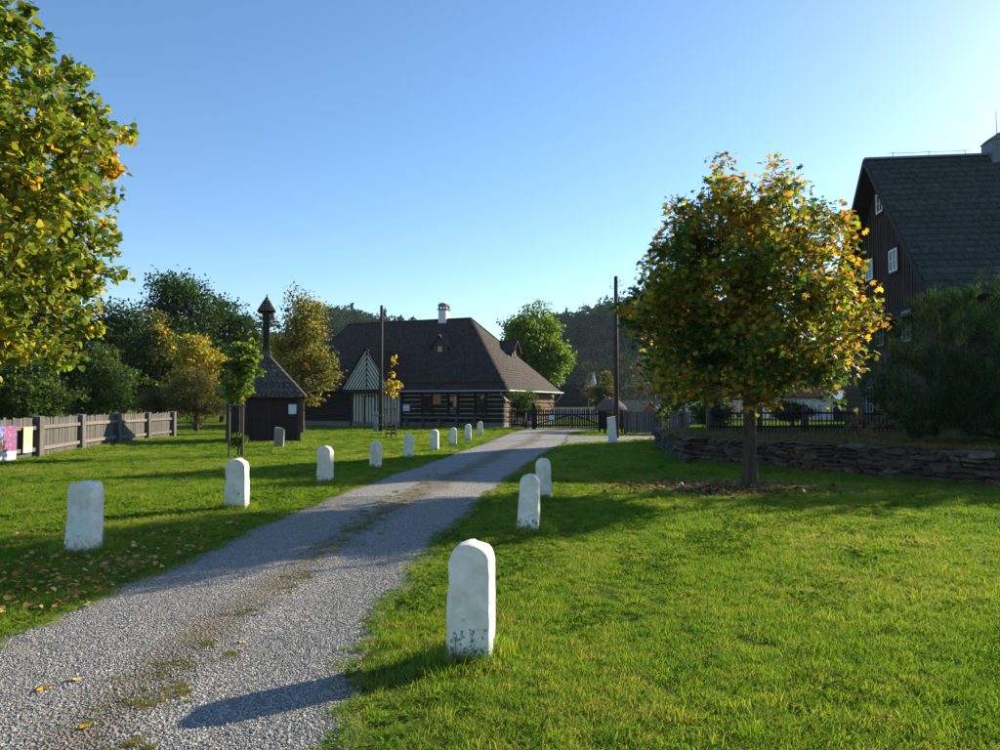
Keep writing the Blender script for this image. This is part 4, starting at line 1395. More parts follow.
# dry stone wall
sw = thing('dry_stone_wall', 'low dry-laid field stone wall curving behind the chestnut tree', 'wall', (WALL[2][0], WALL[2][1], 0))
so = Vector((WALL[2][0], WALL[2][1], 0))
smesh = [jitter_stone(100 + k, j=0.19, bev=0.19) for k in range(12)]
for me in smesh: me.materials.append(MATS['field_stone'])
rw = random.Random(21)
core = MB()
WT = 0.42
WHT = 0.66
for i in range(len(WALL) - 1):
    A, B = Vector((*WALL[i], 0)) - so, Vector((*WALL[i + 1], 0)) - so
    d = B - A
    Ln = d.length
    d.normalize()
    out = Vector((d.y, -d.x, 0))            # walking the line, the lawn lies on the right-hand side
    if (out.dot(Vector((-1, -1, 0)))) < 0: out = -out
    ang = math.atan2(d.y, d.x)
    core.hexa([A - out * 0.10 - Vector((0, 0, 0.1)), B - out * 0.10 - Vector((0, 0, 0.1)), B - out * WT - Vector((0, 0, 0.1)), A - out * WT - Vector((0, 0, 0.1)),
               A - out * 0.10 + Vector((0, 0, WHT - 0.1)), B - out * 0.10 + Vector((0, 0, WHT - 0.1)), B - out * WT + Vector((0, 0, WHT - 0.1)), A - out * WT + Vector((0, 0, WHT - 0.1))])
    near = i >= 2
    z = 0.0
    cidx = 0
    while z < WHT:
        h = rw.uniform(0.06, 0.125) if near else rw.uniform(0.12, 0.17)
        last = z + h > WHT - 0.03
        s = rw.uniform(-0.15, 0.0)
        while s < Ln:
            ln = (rw.uniform(0.14, 0.50) if near else rw.uniform(0.4, 0.8)) * (1.05 if last else 1)
            hh = h * rw.uniform(0.82, 1.08)
            if rw.random() < 0.16 and not last: hh = h * 1.8
            dp = rw.uniform(0.2, 0.3) if not last else rw.uniform(0.36, 0.5)
            q = A + d * (s + ln / 2) - out * (dp / 2 + rw.uniform(-0.035, 0.035)) + Vector((0, 0, z + hh / 2 + rw.uniform(-0.008, 0.008)))
            if s + ln / 2 < Ln + 0.1:
                link('stone', smesh[rw.randrange(12)], sw, None, q, (rw.uniform(-0.10, 0.10), rw.uniform(-0.07, 0.07), ang + rw.choice((0, math.pi)) + rw.uniform(-0.05, 0.05)), (ln * 1.06, dp, hh * 1.12))
            s += ln + rw.uniform(0.0, 0.02)
        z += h
        cidx += 1
core.build('wall_core', 'wall_core', sw)


# ================================================================== STONES, POLES, SMALL THINGS
def boundary_stone(label, px, py, top, w, d, seed, rz=0.0, lean=(0, 0), group=None, flat_top=False):
    import bmesh
    g = ground(px, py)
    h = at(px, top, g.y).z
    r_ = random.Random(seed)
    bm = bmesh.new()
    hw_ = w / 2
    pts = []
    spring = h - hw_ * (0.35 if flat_top else 0.92)
    for i in range(11): pts.append((-hw_ * (1.08 - 0.08 * i / 10), -0.1 + (spring + 0.1) * i / 10))
    for i in range(1, 12):
        a = math.pi - math.pi * i / 12
        pts.append((hw_ * math.cos(a), spring + (h - spring) * math.sin(a) ** 0.9))
    for i in range(11): pts.append((hw_ * (1.0 + 0.08 * i / 10), spring - (spring + 0.1) * i / 10))
    ny_ = 7
    n = len(pts)
    rings = []
    for j in range(ny_):
        y = (-d / 2, -d / 2 + 0.012, -d / 4, 0, d / 4, d / 2 - 0.012, d / 2)[j]
        k = 0.965 if j in (0, ny_ - 1) else 1.0
        rings.append([bm.verts.new((x * k, y, z if z < spring else spring + (z - spring) * (0.965 if k < 1 else 1))) for x, z in pts])
    for j in range(ny_ - 1):
        for i in range(n - 1):
            bm.faces.new((rings[j][i], rings[j + 1][i], rings[j + 1][i + 1], rings[j][i + 1]))
        bm.faces.new((rings[j][n - 1], rings[j + 1][n - 1], rings[j + 1][0], rings[j][0]))
    for rg, rev in ((rings[0], False), (rings[-1], True)):
        # fill the arch face with a grid of quads across
        for i in range(n // 2):
            j2 = n - 1 - i
            if i + 1 < j2 - 1:
                f = (rg[i], rg[i + 1], rg[j2 - 1], rg[j2])
            elif i + 1 == j2 - 1:
                f = (rg[i], rg[i + 1], rg[j2])
            else:
                continue
            bm.faces.new(f if not rev else f[::-1])
    bmesh.ops.recalc_face_normals(bm, faces=bm.faces)
    bmesh.ops.subdivide_edges(bm, edges=[e for e in bm.edges if e.calc_length() > 0.1], cuts=3, use_grid_fill=True)
    V = np.array([v.co for v in bm.verts])
    a = vnoise(V, 5.0, seed) * 0.0035 + vnoise(V, 16.0, seed + 1) * 0.0025 + vnoise(V, 48.0, seed + 2) * 0.002
    bm.normal_update()
    for v, k in zip(bm.verts, a):
        v.co += v.normal * k
    # knocked-off edges
    for c in range(9):
        ang = r_.uniform(0.1, 3.0)
        q = Vector((hw_ * 1.02 * math.cos(ang), r_.choice((-1, 1)) * d / 2, spring + (h - spring) * math.sin(ang))) if c < 5 else Vector((r_.choice((-1, 1)) * hw_, -d / 2, r_.uniform(0.1, spring)))
        rad_ = r_.uniform(0.025, 0.06)
        for v in bm.verts:
            dl = (v.co - q).length
            if dl < rad_:
                v.co += (Vector((0, 0, h * 0.6)) - q).normalized() * (rad_ - dl) * 0.6
    me = bpy.data.meshes.new('boundary_stone')
    bm.to_mesh(me)
    bm.free()
    for p in me.polygons: p.use_smooth = True
    me.set_sharp_from_angle(angle=R(38))
    o = link('boundary_stone', me, None, 'whitewash', (g.x, g.y, 0), (R(lean[0]), R(lean[1]), rz))
    return tag(o, label, 'boundary stone', group)
grp = 'whitewashed stones along the road'
ordn = ['first', 'second', 'third', 'fourth', 'fifth', 'sixth', 'seventh', 'eighth', 'ninth']
LS = [(83, 554, 481), (237, 509.5, 458.5), (325, 483.5, 446), (375.5, 469, 441), (409, 459, 434), (434.5, 450.5, 429.5), (453, 445.5, 427.5), (468, 440.5, 424), (480, 436.5, 421.5)]
for k, (px_, b_, t_) in enumerate(LS):
    lab = ['nearest stone of the left row, whitewashed with a chipped flat top', 'second whitewashed stone of the left row, broad with rounded top'] + ['%s whitewashed stone of the left row counted from the camera' % w_ for w_ in ordn[2:8]] + ['farthest and smallest whitewashed stone of the left row']
    boundary_stone(lab[k], px_, b_, t_, 0.27 if k != 1 else 0.30, 0.23 + 0.02 * (k % 3), 200 + k, R((-4, 3, -3, 2, 4, -2, 3, 0, 2)[k]), ((0, 1, -1, 0, 1, 0, -1, 0, 1)[k], (2, 0, 0, 1, -1, 0, 1, 0, 0)[k]), grp, flat_top=(k == 0))
boundary_stone('largest whitewashed stone in the foreground right of the road, chipped rounded top', 471, 658, 541, 0.262, 0.22, 301, R(-9), (1, 0.6), grp)
boundary_stone('middle whitewashed stone of the three on the right lawn', 528, 532, 474, 0.25, 0.2, 302, R(-9), (-1, 2.5), grp)
boundary_stone('farthest whitewashed stone of the three on the right lawn', 544, 499.5, 458, 0.25, 0.2, 303, R(-6), (0, -1.5), grp)
# white post in front of the right pole
g = ground(613, 444)
m = MB().hexa([(-0.17, -0.12, -0.1), (0.17, -0.12, -0.1), (0.17, 0.12, -0.1), (-0.17, 0.12, -0.1), (-0.19, -0.11, 1.08), (0.12, -0.11, 1.14), (0.12, 0.11, 1.14), (-0.19, 0.11, 1.08)])
o = m.build('marker_post', 'whitewash', None, loc=(g.x, g.y, 0), rot=(0, R(-2), 0))
tag(o, 'tall square white post standing before the right wooden pole', 'post')
# granite post by the hut
g = ground(279, 447)
gs = jitter_stone(77, 0.36, 0.3, 0.78, 0.06, 0.09)
o = link('granite_post', gs, None, 'granite', (g.x, g.y, 0.36), (0, R(2), R(12)))
tag(o, 'rough unpainted granite stone standing in front of the bell hut', 'stone')

def pole(label, px, base_y, top_y, stub):
    g = ground(px, base_y)
    h = at(px, top_y, g.y).z
    t = thing('utility_pole', label, 'pole', (g.x, g.y, 0), 0, 'wooden utility poles')
    MB().tube([(0, 0, -0.2), (0, 0, h * 0.5), (0.02, 0, h)], [0.13, 0.112, 0.092], 10).build('shaft', 'pole_wood', t, True)
    MB().tube([(0.02, 0, h), (0.02, 0, h + 0.06)], [0.11, 0.02], 10).build('cap', 'sheet_metal', t)
    for k, (z, s) in enumerate(((h - 0.25, 1), (h - 0.55, -1), (h - 0.85, 1))):
        hk = MB().tube([(0.1 * s, 0, z), (0.22 * s, 0, z - 0.03), (0.24 * s, 0, z + 0.08)], 0.014, 5).build('hook', 'sheet_metal', t)
        MB().tube([(0.24 * s, 0, z + 0.06), (0.24 * s, 0, z + 0.1), (0.24 * s, 0, z + 0.15), (0.24 * s, 0, z + 0.18)], [0.04, 0.045, 0.03, 0.03], 8).build('insulator', 'ceramic', hk)
    if stub:
        MB().hexa([(-0.42, -0.14, -0.1), (-0.18, -0.14, -0.1), (-0.18, 0.1, -0.1), (-0.42, 0.1, -0.1), (-0.38, -0.12, 1.2), (-0.18, -0.12, 1.2), (-0.18, 0.08, 1.2), (-0.38, 0.08, 1.2)]).build('concrete_stub', 'grey_plaster', t)
        for z in (0.4, 0.95):
            MB().box(-0.4, 0.16, -0.155, 0.15, z, z + 0.04).build('strap', 'sheet_metal', t)
    return t
pole('wooden utility pole standing before the striped gable of the log house', 380.5, 431.5, 306, True)
pole('wooden utility pole left of the chestnut tree beside the white post', 616.5, 438, 277, False)

# guard frames around the two saplings
def guard(label, px, by, w, h, depth=0.5, low=False, wide_m='stake_wood'):
    g = ground(px, by)
    t = thing('tree_guard', label, 'tree guard', (g.x, g.y, 0), R(6), 'wooden frames around young trees')
    P = [(-w / 2, -0.1), (w / 2, -0.1), (0.02, depth)]
    for x, y in P:
        MB().tube([(x, y, -0.05), (x, y, h)], [0.035, 0.032], 8).build('stake', wide_m, t)
    for (a, b) in ((0, 1), (1, 2), (2, 0)):
        A, B = Vector((*P[a], h - 0.04)), Vector((*P[b], h - 0.04))
        e = (B - A).normalized() * 0.06
        MB().bar(A - e + Vector((0, 0, 0.05 + 0.002 * a)), B + e + Vector((0, 0, 0.05 + 0.002 * a)), 0.05, 0.05).build('top_rail', wide_m, t)
        if low:
            for z in (0.25, 0.42, 0.6):
                MB().bar(Vector((*P[a], z)), Vector((*P[b], z)), 0.02, 0.06).build('low_rail', 'dark_wood', t)
    return t
guard('tall three-stake frame around the green sapling by the bell hut', 236.5, 457.5, 0.40, 1.58)
guard('slatted three-stake frame around the thin yellow sapling near the pole', 391, 438.5, 0.46, 1.40, low=True)


# ================================================================== TREES AND SHRUBS
GREEN_D = (0.030, 0.070, 0.016)
GREEN_M = (0.060, 0.120, 0.020)
GREEN_L = (0.120, 0.190, 0.026)
YELLOW = (0.50, 0.34, 0.030)
YGREEN = (0.24, 0.26, 0.030)
ORANGE = (0.46, 0.20, 0.028)
OCHRE = (0.28, 0.16, 0.035)
BROWN = (0.14, 0.07, 0.028)

# chestnut on the right lawn
g = ground(750, 488)
tree('chestnut_tree', 'round chestnut tree in green, yellow and rust on the right lawn', 'tree', (g.x, g.y, 0),
     [((0, 0, 3.4), (2.25, 2.3, 1.6)), ((-0.05, 0, 4.45), (2.0, 2.1, 1.6)), ((0.05, 0, 5.5), (1.15, 1.15, 1.0)), ((-1.35, 0.2, 3.5), (1.2, 1.4, 1.0)), ((1.2, 0.1, 3.3), (1.25, 1.4, 0.95)),
      ((-1.2, -0.1, 4.75), (0.95, 1.0, 0.8)), ((1.15, 0, 4.7), (0.95, 1.0, 0.8)), ((-1.3, -0.3, 2.35), (1.0, 1.2, 0.8)), ((0.95, -0.4, 2.25), (1.05, 1.2, 0.8)), ((0.0, -0.9, 2.5), (1.2, 1.2, 1.0)), ((0, 0.9, 2.6), (1.3, 1.3, 1.1))],
     700, 36, 0.135, palette([(0.042, 0.095, 0.02), (0.08, 0.15, 0.024), (0.26, 0.29, 0.03), (0.50, 0.35, 0.03), (0.52, 0.24, 0.03), (0.36, 0.20, 0.04), (0.19, 0.09, 0.035)], [28, 18, 11, 13, 11, 12, 7], 1.3, 3, bias=lambda p: np.clip(0.035 * p[:, 0] + 0.03 * (p[:, 2] - 3.8), -0.12, 0.12)),
     seed=11, trunk_r=0.14, trunk_top=4.9, trunk_lean=(0.06, 0), leaf=LEAF_PALM, shell=0.45, cluster=0.15, droop=0.55, along=0.65, trunk_n=14, trunk_start=0.36, flat=0.8, tip_r=0.0075, minz=1.28, stray=0.12)

# near lime tree, trunk out of frame on the left
tree('lime_tree', 'yellow-green lime tree reaching in at the left edge', 'tree', (-8.5, 9.6, 0),
     [((0, 0, 4.6), (3.4, 3.1, 3.3)), ((0, 0, 3.0), (3.0, 2.9, 1.8)), ((1.9, 0, 5.2), (1.65, 1.8, 1.4)), ((2.15, 0, 3.7), (1.55, 1.6, 1.2))],
     1300, 50, 0.09, palette([GREEN_D, (0.075, 0.135, 0.018), (0.145, 0.205, 0.024), (0.26, 0.27, 0.028), (0.52, 0.37, 0.03), ORANGE], [8, 17, 24, 22, 25, 4], 1.1, 5),
     seed=23, trunk_r=0.19, trunk_top=6.0, leaf=LEAF_HEART, shell=0.36, cluster=0.07, droop=0.75, along=1.0, trunk_start=0.3, flat=0.9, tip_r=0.0042, minz=1.55, stray=0.2)

# background trees: (px, depth, top y, half width px, base y of crown, palette, tips, leaves, size, label, group)
P_OAK = palette([(0.018, 0.045, 0.012), (0.030, 0.066, 0.015), (0.045, 0.088, 0.018)], [3, 4, 3], 0.5, 7)
P_MID = palette([(0.035, 0.070, 0.016), (0.055, 0.10, 0.02), (0.085, 0.13, 0.026)], [3, 4, 3], 0.5, 8)
P_LIME = palette([(0.085, 0.150, 0.02), (0.13, 0.21, 0.024), (0.20, 0.27, 0.03)], [3, 4, 3], 0.5, 9)
P_MAPLE = palette([GREEN_D, (0.05, 0.085, 0.02), (0.30, 0.22, 0.03), YELLOW], [4, 3, 2, 2], 0.9, 10)
P_GOLD = palette([(0.16, 0.17, 0.03), (0.30, 0.27, 0.03), YELLOW, (0.50, 0.30, 0.025)], [3, 4, 4, 2], 0.8, 11)
P_BRONZE = palette([(0.09, 0.115, 0.024), (0.18, 0.18, 0.035), (0.28, 0.22, 0.04), (0.30, 0.16, 0.03)], [4, 4, 4, 1.5], 0.7, 12)
P_SCRUB = palette([(0.055, 0.07, 0.022), (0.10, 0.10, 0.03), (0.15, 0.11, 0.04)], [3, 4, 3], 0.7, 13)

def bg_tree(name, label, px, Y, top, hwpx, low, pal, tips=110, lv=60, leaf=0.26, seed=1, group=None, lobes=5, cat='tree', trunk_r=0.22, shell=0.38, cl=None, base_z=0.0, leaf_kind=LEAF_DIAMOND, bark_mat='bark', dr=0.2, ybulge=0.9):
    c = at(px, 405, Y)
    zt, zl = at(px, top, Y).z - base_z, max(at(px, low, Y).z - base_z, 0.25)
    hw_ = hwpx / F * Y
    rz_ = (zt - zl) / 2
    r_ = np.random.default_rng(seed)
    env = [((0, 0, zl + rz_ * 0.95), (hw_ * 0.72, hw_ * 0.72 * ybulge, rz_ * 0.9))]
    for k in range(lobes):
        a = 2 * math.pi * (k + r_.random() * 0.6) / lobes
        t = r_.uniform(-0.55, 0.6)
        rr2 = math.sqrt(max(0.15, 1 - t * t))
        env.append(((hw_ * 0.55 * rr2 * math.cos(a), hw_ * 0.55 * ybulge * rr2 * math.sin(a), zl + rz_ * (1 + 0.62 * t)), (hw_ * r_.uniform(0.38, 0.52), hw_ * 0.45, rz_ * r_.uniform(0.3, 0.42))))
    env.append(((hw_ * r_.uniform(-0.15, 0.15), 0, zt - rz_ * 0.45), (hw_ * 0.42, hw_ * 0.42, rz_ * 0.45)))
    return tree(name, label, cat, (c.x, Y, base_z), env, tips, lv, leaf, pal, group, seed, trunk_r, None, leaf=leaf_kind, shell=shell, cluster=cl or hw_ * 0.14, droop=dr, along=hw_ * 0.5, tip_r=0.012, bark_mat=bark_mat, minz=max(zl * 0.7, 0.2))

gT = 'trees behind the left fence'
bg_tree('oak_tree', 'tallest dark oak behind the left fence', 172, 66, 271, 66, 425, P_OAK, 300, 110, 0.34, 31, gT)
bg_tree('oak_tree', 'dark oak right of the tallest one, behind the golden maple', 222, 70, 292, 50, 420, P_OAK, 220, 100, 0.34, 32, gT)
bg_tree('oak_tree', 'dark low oak crown behind the bell turret', 256, 74, 308, 36, 420, P_OAK, 150, 90, 0.34, 33, gT)
bg_tree('oak_tree', 'dark oak between the lime branches and the tallest oak', 122, 60, 305, 52, 428, P_OAK, 220, 100, 0.32, 34, gT)
bg_tree('oak_tree', 'dark oak mostly hidden by the lime branches', 40, 58, 285, 64, 428, P_OAK, 220, 90, 0.32, 35, gT)
bg_tree('oak_tree', 'dark oak at the left edge behind the banner', -45, 52, 262, 72, 428, P_OAK, 200, 90, 0.32, 36, gT)
bg_tree('hazel_shrub', 'mid green rounded shrub above the grey board fence', 92, 40, 336, 46, 428, P_MID, 200, 110, 0.17, 37, cat='shrub', trunk_r=0.08)
bg_tree('hazel_shrub', 'dark green shrub behind the fence posters', 22, 34, 352, 50, 438, P_MID, 180, 100, 0.17, 38, cat='shrub', trunk_r=0.08)
bg_tree('maple_tree', 'maple with scattered yellow leaves in front of the tallest oak', 152, 55, 310, 30, 420, P_MAPLE, 170, 80, 0.24, 39, gT)
bg_tree('maple_tree', 'bright golden maple crown left of the bell hut', 198, 49, 332, 30, 400, P_GOLD, 110, 60, 0.22, 40, gT)
bg_tree('thorn_shrub', 'brownish scrubby thorn shrub below the golden maple', 197, 45, 362, 34, 432, P_SCRUB, 190, 90, 0.11, 41, cat='shrub', trunk_r=0.12)
bg_tree('thorn_shrub', 'green-brown scrub at the far end of the board fence', 165, 48, 385, 30, 432, P_SCRUB, 150, 80, 0.12, 42, cat='shrub', trunk_r=0.08)
bg_tree('birch_tree', 'bronze and yellow autumn tree behind the bell hut', 302, 44, 281, 40, 412, P_BRONZE, 240, 46, 0.19, 43, gT, shell=0.45, trunk_r=0.17)
bg_tree('lime_tree', 'bright green tree behind the right end of the log house', 535, 82, 299, 37, 405, P_LIME, 260, 110, 0.34, 44, trunk_r=0.3, lobes=7)
bg_tree('elder_shrub', 'green shrub at the front corner of the log house', 526, 51.0, 384, 20, 424, P_MID, 90, 60, 0.13, 45, cat='shrub', trunk_r=0.06)
bg_tree('elder_shrub', 'olive shrub behind the right end of the picket fence', 606, 60, 371, 20, 424, P_SCRUB, 90, 60, 0.16, 46, cat='shrub', trunk_r=0.06)
bg_tree('fruit_tree', 'half-bare twiggy fruit tree between the pole and the chestnut', 655, 48, 352, 34, 412, P_SCRUB, 170, 16, 0.11, 47, bark_mat='pale_bark', trunk_r=0.12, shell=0.5)
bg_tree('fruit_tree', 'low leafy fruit tree behind the grey close-boarded fence', 684, 56, 362, 32, 415, P_MID, 110, 50, 0.16, 48, trunk_r=0.12)
bg_tree('fruit_tree', 'dim green tree seen through the chestnut crown', 765, 78, 372, 42, 412, P_MID, 110, 50, 0.22, 49, trunk_r=0.14)
bg_tree('fruit_tree', 'bare grey fruit tree right of the white cottage', 588, 74, 358, 13, 405, P_SCRUB, 70, 3, 0.12, 50, bark_mat='pale_bark', trunk_r=0.09)

bg_tree('currant_bush', 'dark bush behind the stick fence left of the chestnut trunk', 712, 33, 398, 26, 432, P_MID, 80, 60, 0.11, 54, cat='shrub', trunk_r=0.05)
bg_tree('currant_bush', 'dark bush behind the stick fence right of the chestnut trunk', 792, 34, 401, 24, 430, P_SCRUB, 80, 60, 0.11, 55, cat='shrub', trunk_r=0.05, base_z=TZ)
# young trees inside the guards
g = ground(237, 456)
tree('young_maple', 'slim green sapling inside the tall stake frame', 'tree', (g.x, g.y + 0.12, 0),
     [((0.05, 0, 2.9), (0.58, 0.55, 0.95)), ((-0.12, 0, 2.2), (0.5, 0.5, 0.55)), ((0.12, 0, 3.3), (0.42, 0.4, 0.5))], 80, 26, 0.13,
     palette([GREEN_M, GREEN_L, (0.17, 0.21, 0.025), (0.34, 0.28, 0.03)], [3, 5, 4, 1.5], 1.5, 14), seed=51, trunk_r=0.03, trunk_top=3.2, cluster=0.10, droop=0.4, along=0.4, tip_r=0.003, trunk_start=0.45, leaf=LEAF_HEART)
g = ground(391, 437.5)
tree('young_lime', 'thin sparse yellow sapling near the left pole', 'tree', (g.x, g.y + 0.1, 0),
     [((0.08, 0, 2.45), (0.42, 0.4, 0.55)), ((0.12, 0, 3.5), (0.16, 0.15, 0.6))], 30, 9, 0.12,
     palette([GREEN_L, YGREEN, YELLOW, YELLOW], [1, 3, 4, 3], 1.5, 15), seed=52, trunk_r=0.025, trunk_top=4.0, cluster=0.08, droop=0.5, along=0.3, tip_r=0.003, trunk_start=0.4, leaf=LEAF_HEART)
# suckers at the foot of the first guard
bg_tree('root_suckers', 'little green bush at the foot of the tall stake frame', 239, 23.2, 432, 11, 450, P_LIME, 30, 40, 0.07, 53, cat='shrub', trunk_r=0.02)

# big clipped evergreen on the terrace, right edge
P_PINE = palette([(0.024, 0.054, 0.022), (0.042, 0.084, 0.030), (0.075, 0.125, 0.040), (0.13, 0.18, 0.055)], [4, 4, 3, 2], 1.6, 16, bias=lambda p: np.clip(0.05 * (p[:, 2] - 2.2), -0.15, 0.12))
tree('evergreen_shrub', 'large dark evergreen shrub behind the wall at the right edge', 'shrub', (13.0, 19.3, TZ),
     [((0, 0, 1.9), (3.6, 2.6, 2.3)), ((1.0, 0, 2.6), (2.6, 2.4, 2.3)), ((-2.1, 0, 1.1), (1.5, 1.5, 1.35)), ((3.2, 0, 2.2), (2.5, 2.4, 2.1))],
     1150, 72, 0.16, P_PINE, seed=61, trunk_r=0.12, trunk_top=2.2, leaf=LEAF_NEEDLE, shell=0.22, cluster=0.06, droop=0.0, up_bias=0.9, along=0.5, leaf_m='needle', trunk_start=0.1, flat=1.5, narrow=1.0, tip_r=0.006, minz=0.15)
P_HEDGE = palette([(0.05, 0.075, 0.02), (0.10, 0.125, 0.025), (0.17, 0.17, 0.03)], [3, 4, 3], 0.9, 17)
tree('hedge_shrub', 'loose yellowish-green shrub in front of the large evergreen', 'shrub', (12.1, 16.4, TZ),
     [((0, 0, 1.0), (1.1, 0.6, 0.9)), ((1.3, -0.4, 1.0), (1.1, 0.6, 0.9))], 90, 40, 0.055, P_HEDGE, seed=62, trunk_r=0.03, trunk_top=1.2, shell=0.5, cluster=0.12, along=0.4, trunk_start=0.1, tip_r=0.004, minz=0.1)
g = at(873, 425, 17.2)
tree('dry_shrub', 'half-dry straggling shrub on the wall beside the evergreen', 'shrub', (g.x, 17.4, TZ),
     [((0, 0, 0.5), (0.7, 0.4, 0.5)), ((-0.4, 0, 0.35), (0.5, 0.3, 0.3))], 46, 7, 0.06, palette([(0.10, 0.10, 0.03), (0.24, 0.12, 0.04), (0.3, 0.2, 0.05)], [3, 3, 2], 1.5, 18), seed=63, trunk_r=0.02, trunk_top=0.5, cluster=0.06, along=0.3, trunk_start=0.0, tip_r=0.004, bark_mat='pale_bark', minz=0.05)

# far wooded hill: crowns that read as one mass
rng = np.random.default_rng(77)
VV, FF, CC = [], [], []
nV = 0
cand = np.stack([rng.uniform(-260, 330, 5200), rng.uniform(270, 470, 5200)], axis=1)
hz_ = hill_z(cand[:, 0], cand[:, 1])
cand, hz_ = cand[hz_ > 4], hz_[hz_ > 4]
pxs = 500 + F * cand[:, 0] / cand[:, 1]
keep = ((pxs > 300) & (pxs < 420)) | ((pxs > 530) & (pxs < 900))
cand, hz_ = cand[keep][:1200], hz_[keep][:1200]
for (x, y), z in zip(cand, hz_):
    conifer = rng.random() < 0.22
    h = rng.uniform(9, 16)
    n = 190
    t = rng.random(n)
    a = rng.uniform(0, 6.28, n)
    if conifer:
        rr3 = (1 - t) * h * 0.20 * np.sqrt(rng.random(n)) + 0.2
        zz = t * h * 1.15
        col = np.array((0.018, 0.036, 0.016))
    else:
        ph = np.arccos(1 - 1.6 * t)
        rr3 = np.sin(ph) * h * 0.34 * (0.8 + 0.3 * rng.random(n))
        zz = h * 0.55 + np.cos(ph) * h * 0.42
        col = np.array((0.034, 0.070, 0.022)) * rng.uniform(0.7, 1.35)
        if rng.random() < 0.12: col = np.array((0.10, 0.085, 0.02))
    p = np.stack([x + rr3 * np.cos(a), y + rr3 * np.sin(a), z + zz], axis=1)
    d = rng.normal(size=(n, 3)) + np.array([0, 0, -0.2])
    v, f = inst(LEAF_DIAMOND[0], LEAF_DIAMOND[1], frames(d, rng.normal(size=(n, 3)) + np.array([0, 0, 1.0]), rng.uniform(0.9, 1.9, n)), p)
    VV.append(v); FF.append(f + nV); nV += len(v)
    CC.append(np.repeat(col[None] * (1 + rng.normal(0, 0.2, (n, 1))), 4, axis=0))
o = link('far_forest', fast_mesh('far_forest', np.concatenate(VV), [np.concatenate(FF)], np.clip(np.concatenate(CC), 0.004, 1)), None, 'needle')
tag(o, 'dark wooded hillside far behind the village', 'forest', kind='stuff')


# ================================================================== GRASS, GRAVEL, LEAVES (uncountable)
SRC = bpy.data.collections.new('sources')
def tuft(seed, n, h, spread, w, lean=0.5):
    r_ = np.random.default_rng(seed)
    V, Q, T = [], [], []
    for k in range(n):
        a, rr_ = r_.uniform(0, 6.28), spread * math.sqrt(r_.random())
        p = np.array([rr_ * math.cos(a), rr_ * math.sin(a), -0.005])
        hh = h * r_.uniform(0.45, 1.15)
        d = r_.normal(0, lean, 2) * hh
        b = r_.uniform(0, 6.28)
        s = np.array([math.cos(b), math.sin(b), 0]) * w * r_.uniform(0.7, 1.3) / 2
        m_ = p + np.array([d[0] * 0.35, d[1] * 0.35, hh * 0.6])
        t_ = p + np.array([d[0], d[1], hh * 0.95])
        i = len(V)
        V += [p - s, p + s, m_ - s * 0.85, m_ + s * 0.85, t_]
        Q.append((i, i + 1, i + 3, i + 2))
        T.append((i + 2, i + 3, i + 4))
    return fast_mesh('tuft', np.array(V), [np.array(Q), np.array(T)])
def weed(seed, n, size):
    r_ = np.random.default_rng(seed)
    a = r_.uniform(0, 6.28, n)
    d = np.stack([np.cos(a), np.sin(a), r_.uniform(0.1, 0.9, n)], axis=1)
    p = np.stack([0.03 * np.cos(a), 0.03 * np.sin(a), r_.uniform(0.005, 0.03, n)], axis=1) * r_.uniform(0.3, 1.6, (n, 1))
    V, Fc = inst(LEAF_DIAMOND[0], LEAF_DIAMOND[1], frames(d, np.tile([0, 0, 1.0], (n, 1)) + r_.normal(0, 0.2, (n, 3)), size * r_.uniform(0.6, 1.2, n)), p)
    return fast_mesh('weed', V, [Fc])
def pebble(seed):
    r_ = np.random.default_rng(seed)
    import bmesh
    bm = bmesh.new()
    bmesh.ops.create_icosphere(bm, subdivisions=1, radius=1)
    for v in bm.verts:
        v.co = Vector((v.co.x * 1.1, v.co.y * 0.9, v.co.z * 0.7)) * r_.uniform(0.65, 1.2)
    me = bpy.data.meshes.new('pebble')
    bm.to_mesh(me)
    bm.free()
    return me
def src_coll(name, meshes, mat, alt=None):
    c = bpy.data.collections.new(name)
    for k, me in enumerate(meshes):
        me.materials.append(MATS[alt if alt and me.name.startswith('weed') else mat])
        o = bpy.data.objects.new('%s_%02d' % (name, k), me)
        c.objects.link(o)
    return c
def scatter_group(coll):
    ng = bpy.data.node_groups.new('scatter_' + coll.name, 'GeometryNodeTree')
    ng.interface.new_socket('Geometry', in_out='INPUT', socket_type='NodeSocketGeometry')
    ng.interface.new_socket('Geometry', in_out='OUTPUT', socket_type='NodeSocketGeometry')
    gi_, go_ = ng.nodes.new('NodeGroupInput'), ng.nodes.new('NodeGroupOutput')
    ci = ng.nodes.new('GeometryNodeCollectionInfo')
    ci.inputs['Collection'].default_value = coll
    ci.inputs['Separate Children'].default_value = True
    ci.inputs['Reset Children'].default_value = True
    ip = ng.nodes.new('GeometryNodeInstanceOnPoints')
    ip.inputs['Pick Instance'].default_value = True
    def attr(nm, ty):
        n = ng.nodes.new('GeometryNodeInputNamedAttribute')
        n.data_type = ty
        n.inputs['Name'].default_value = nm
        return n.outputs['Attribute']
    L = ng.links.new
    L(gi_.outputs[0], ip.inputs['Points'])
    L(ci.outputs[0], ip.inputs['Instance'])
    L(attr('idx', 'INT'), ip.inputs['Instance Index'])
    L(attr('rot', 'FLOAT_VECTOR'), ip.inputs['Rotation'])
    L(attr('scl', 'FLOAT_VECTOR'), ip.inputs['Scale'])
    L(ip.outputs[0], go_.inputs[0])
    return ng
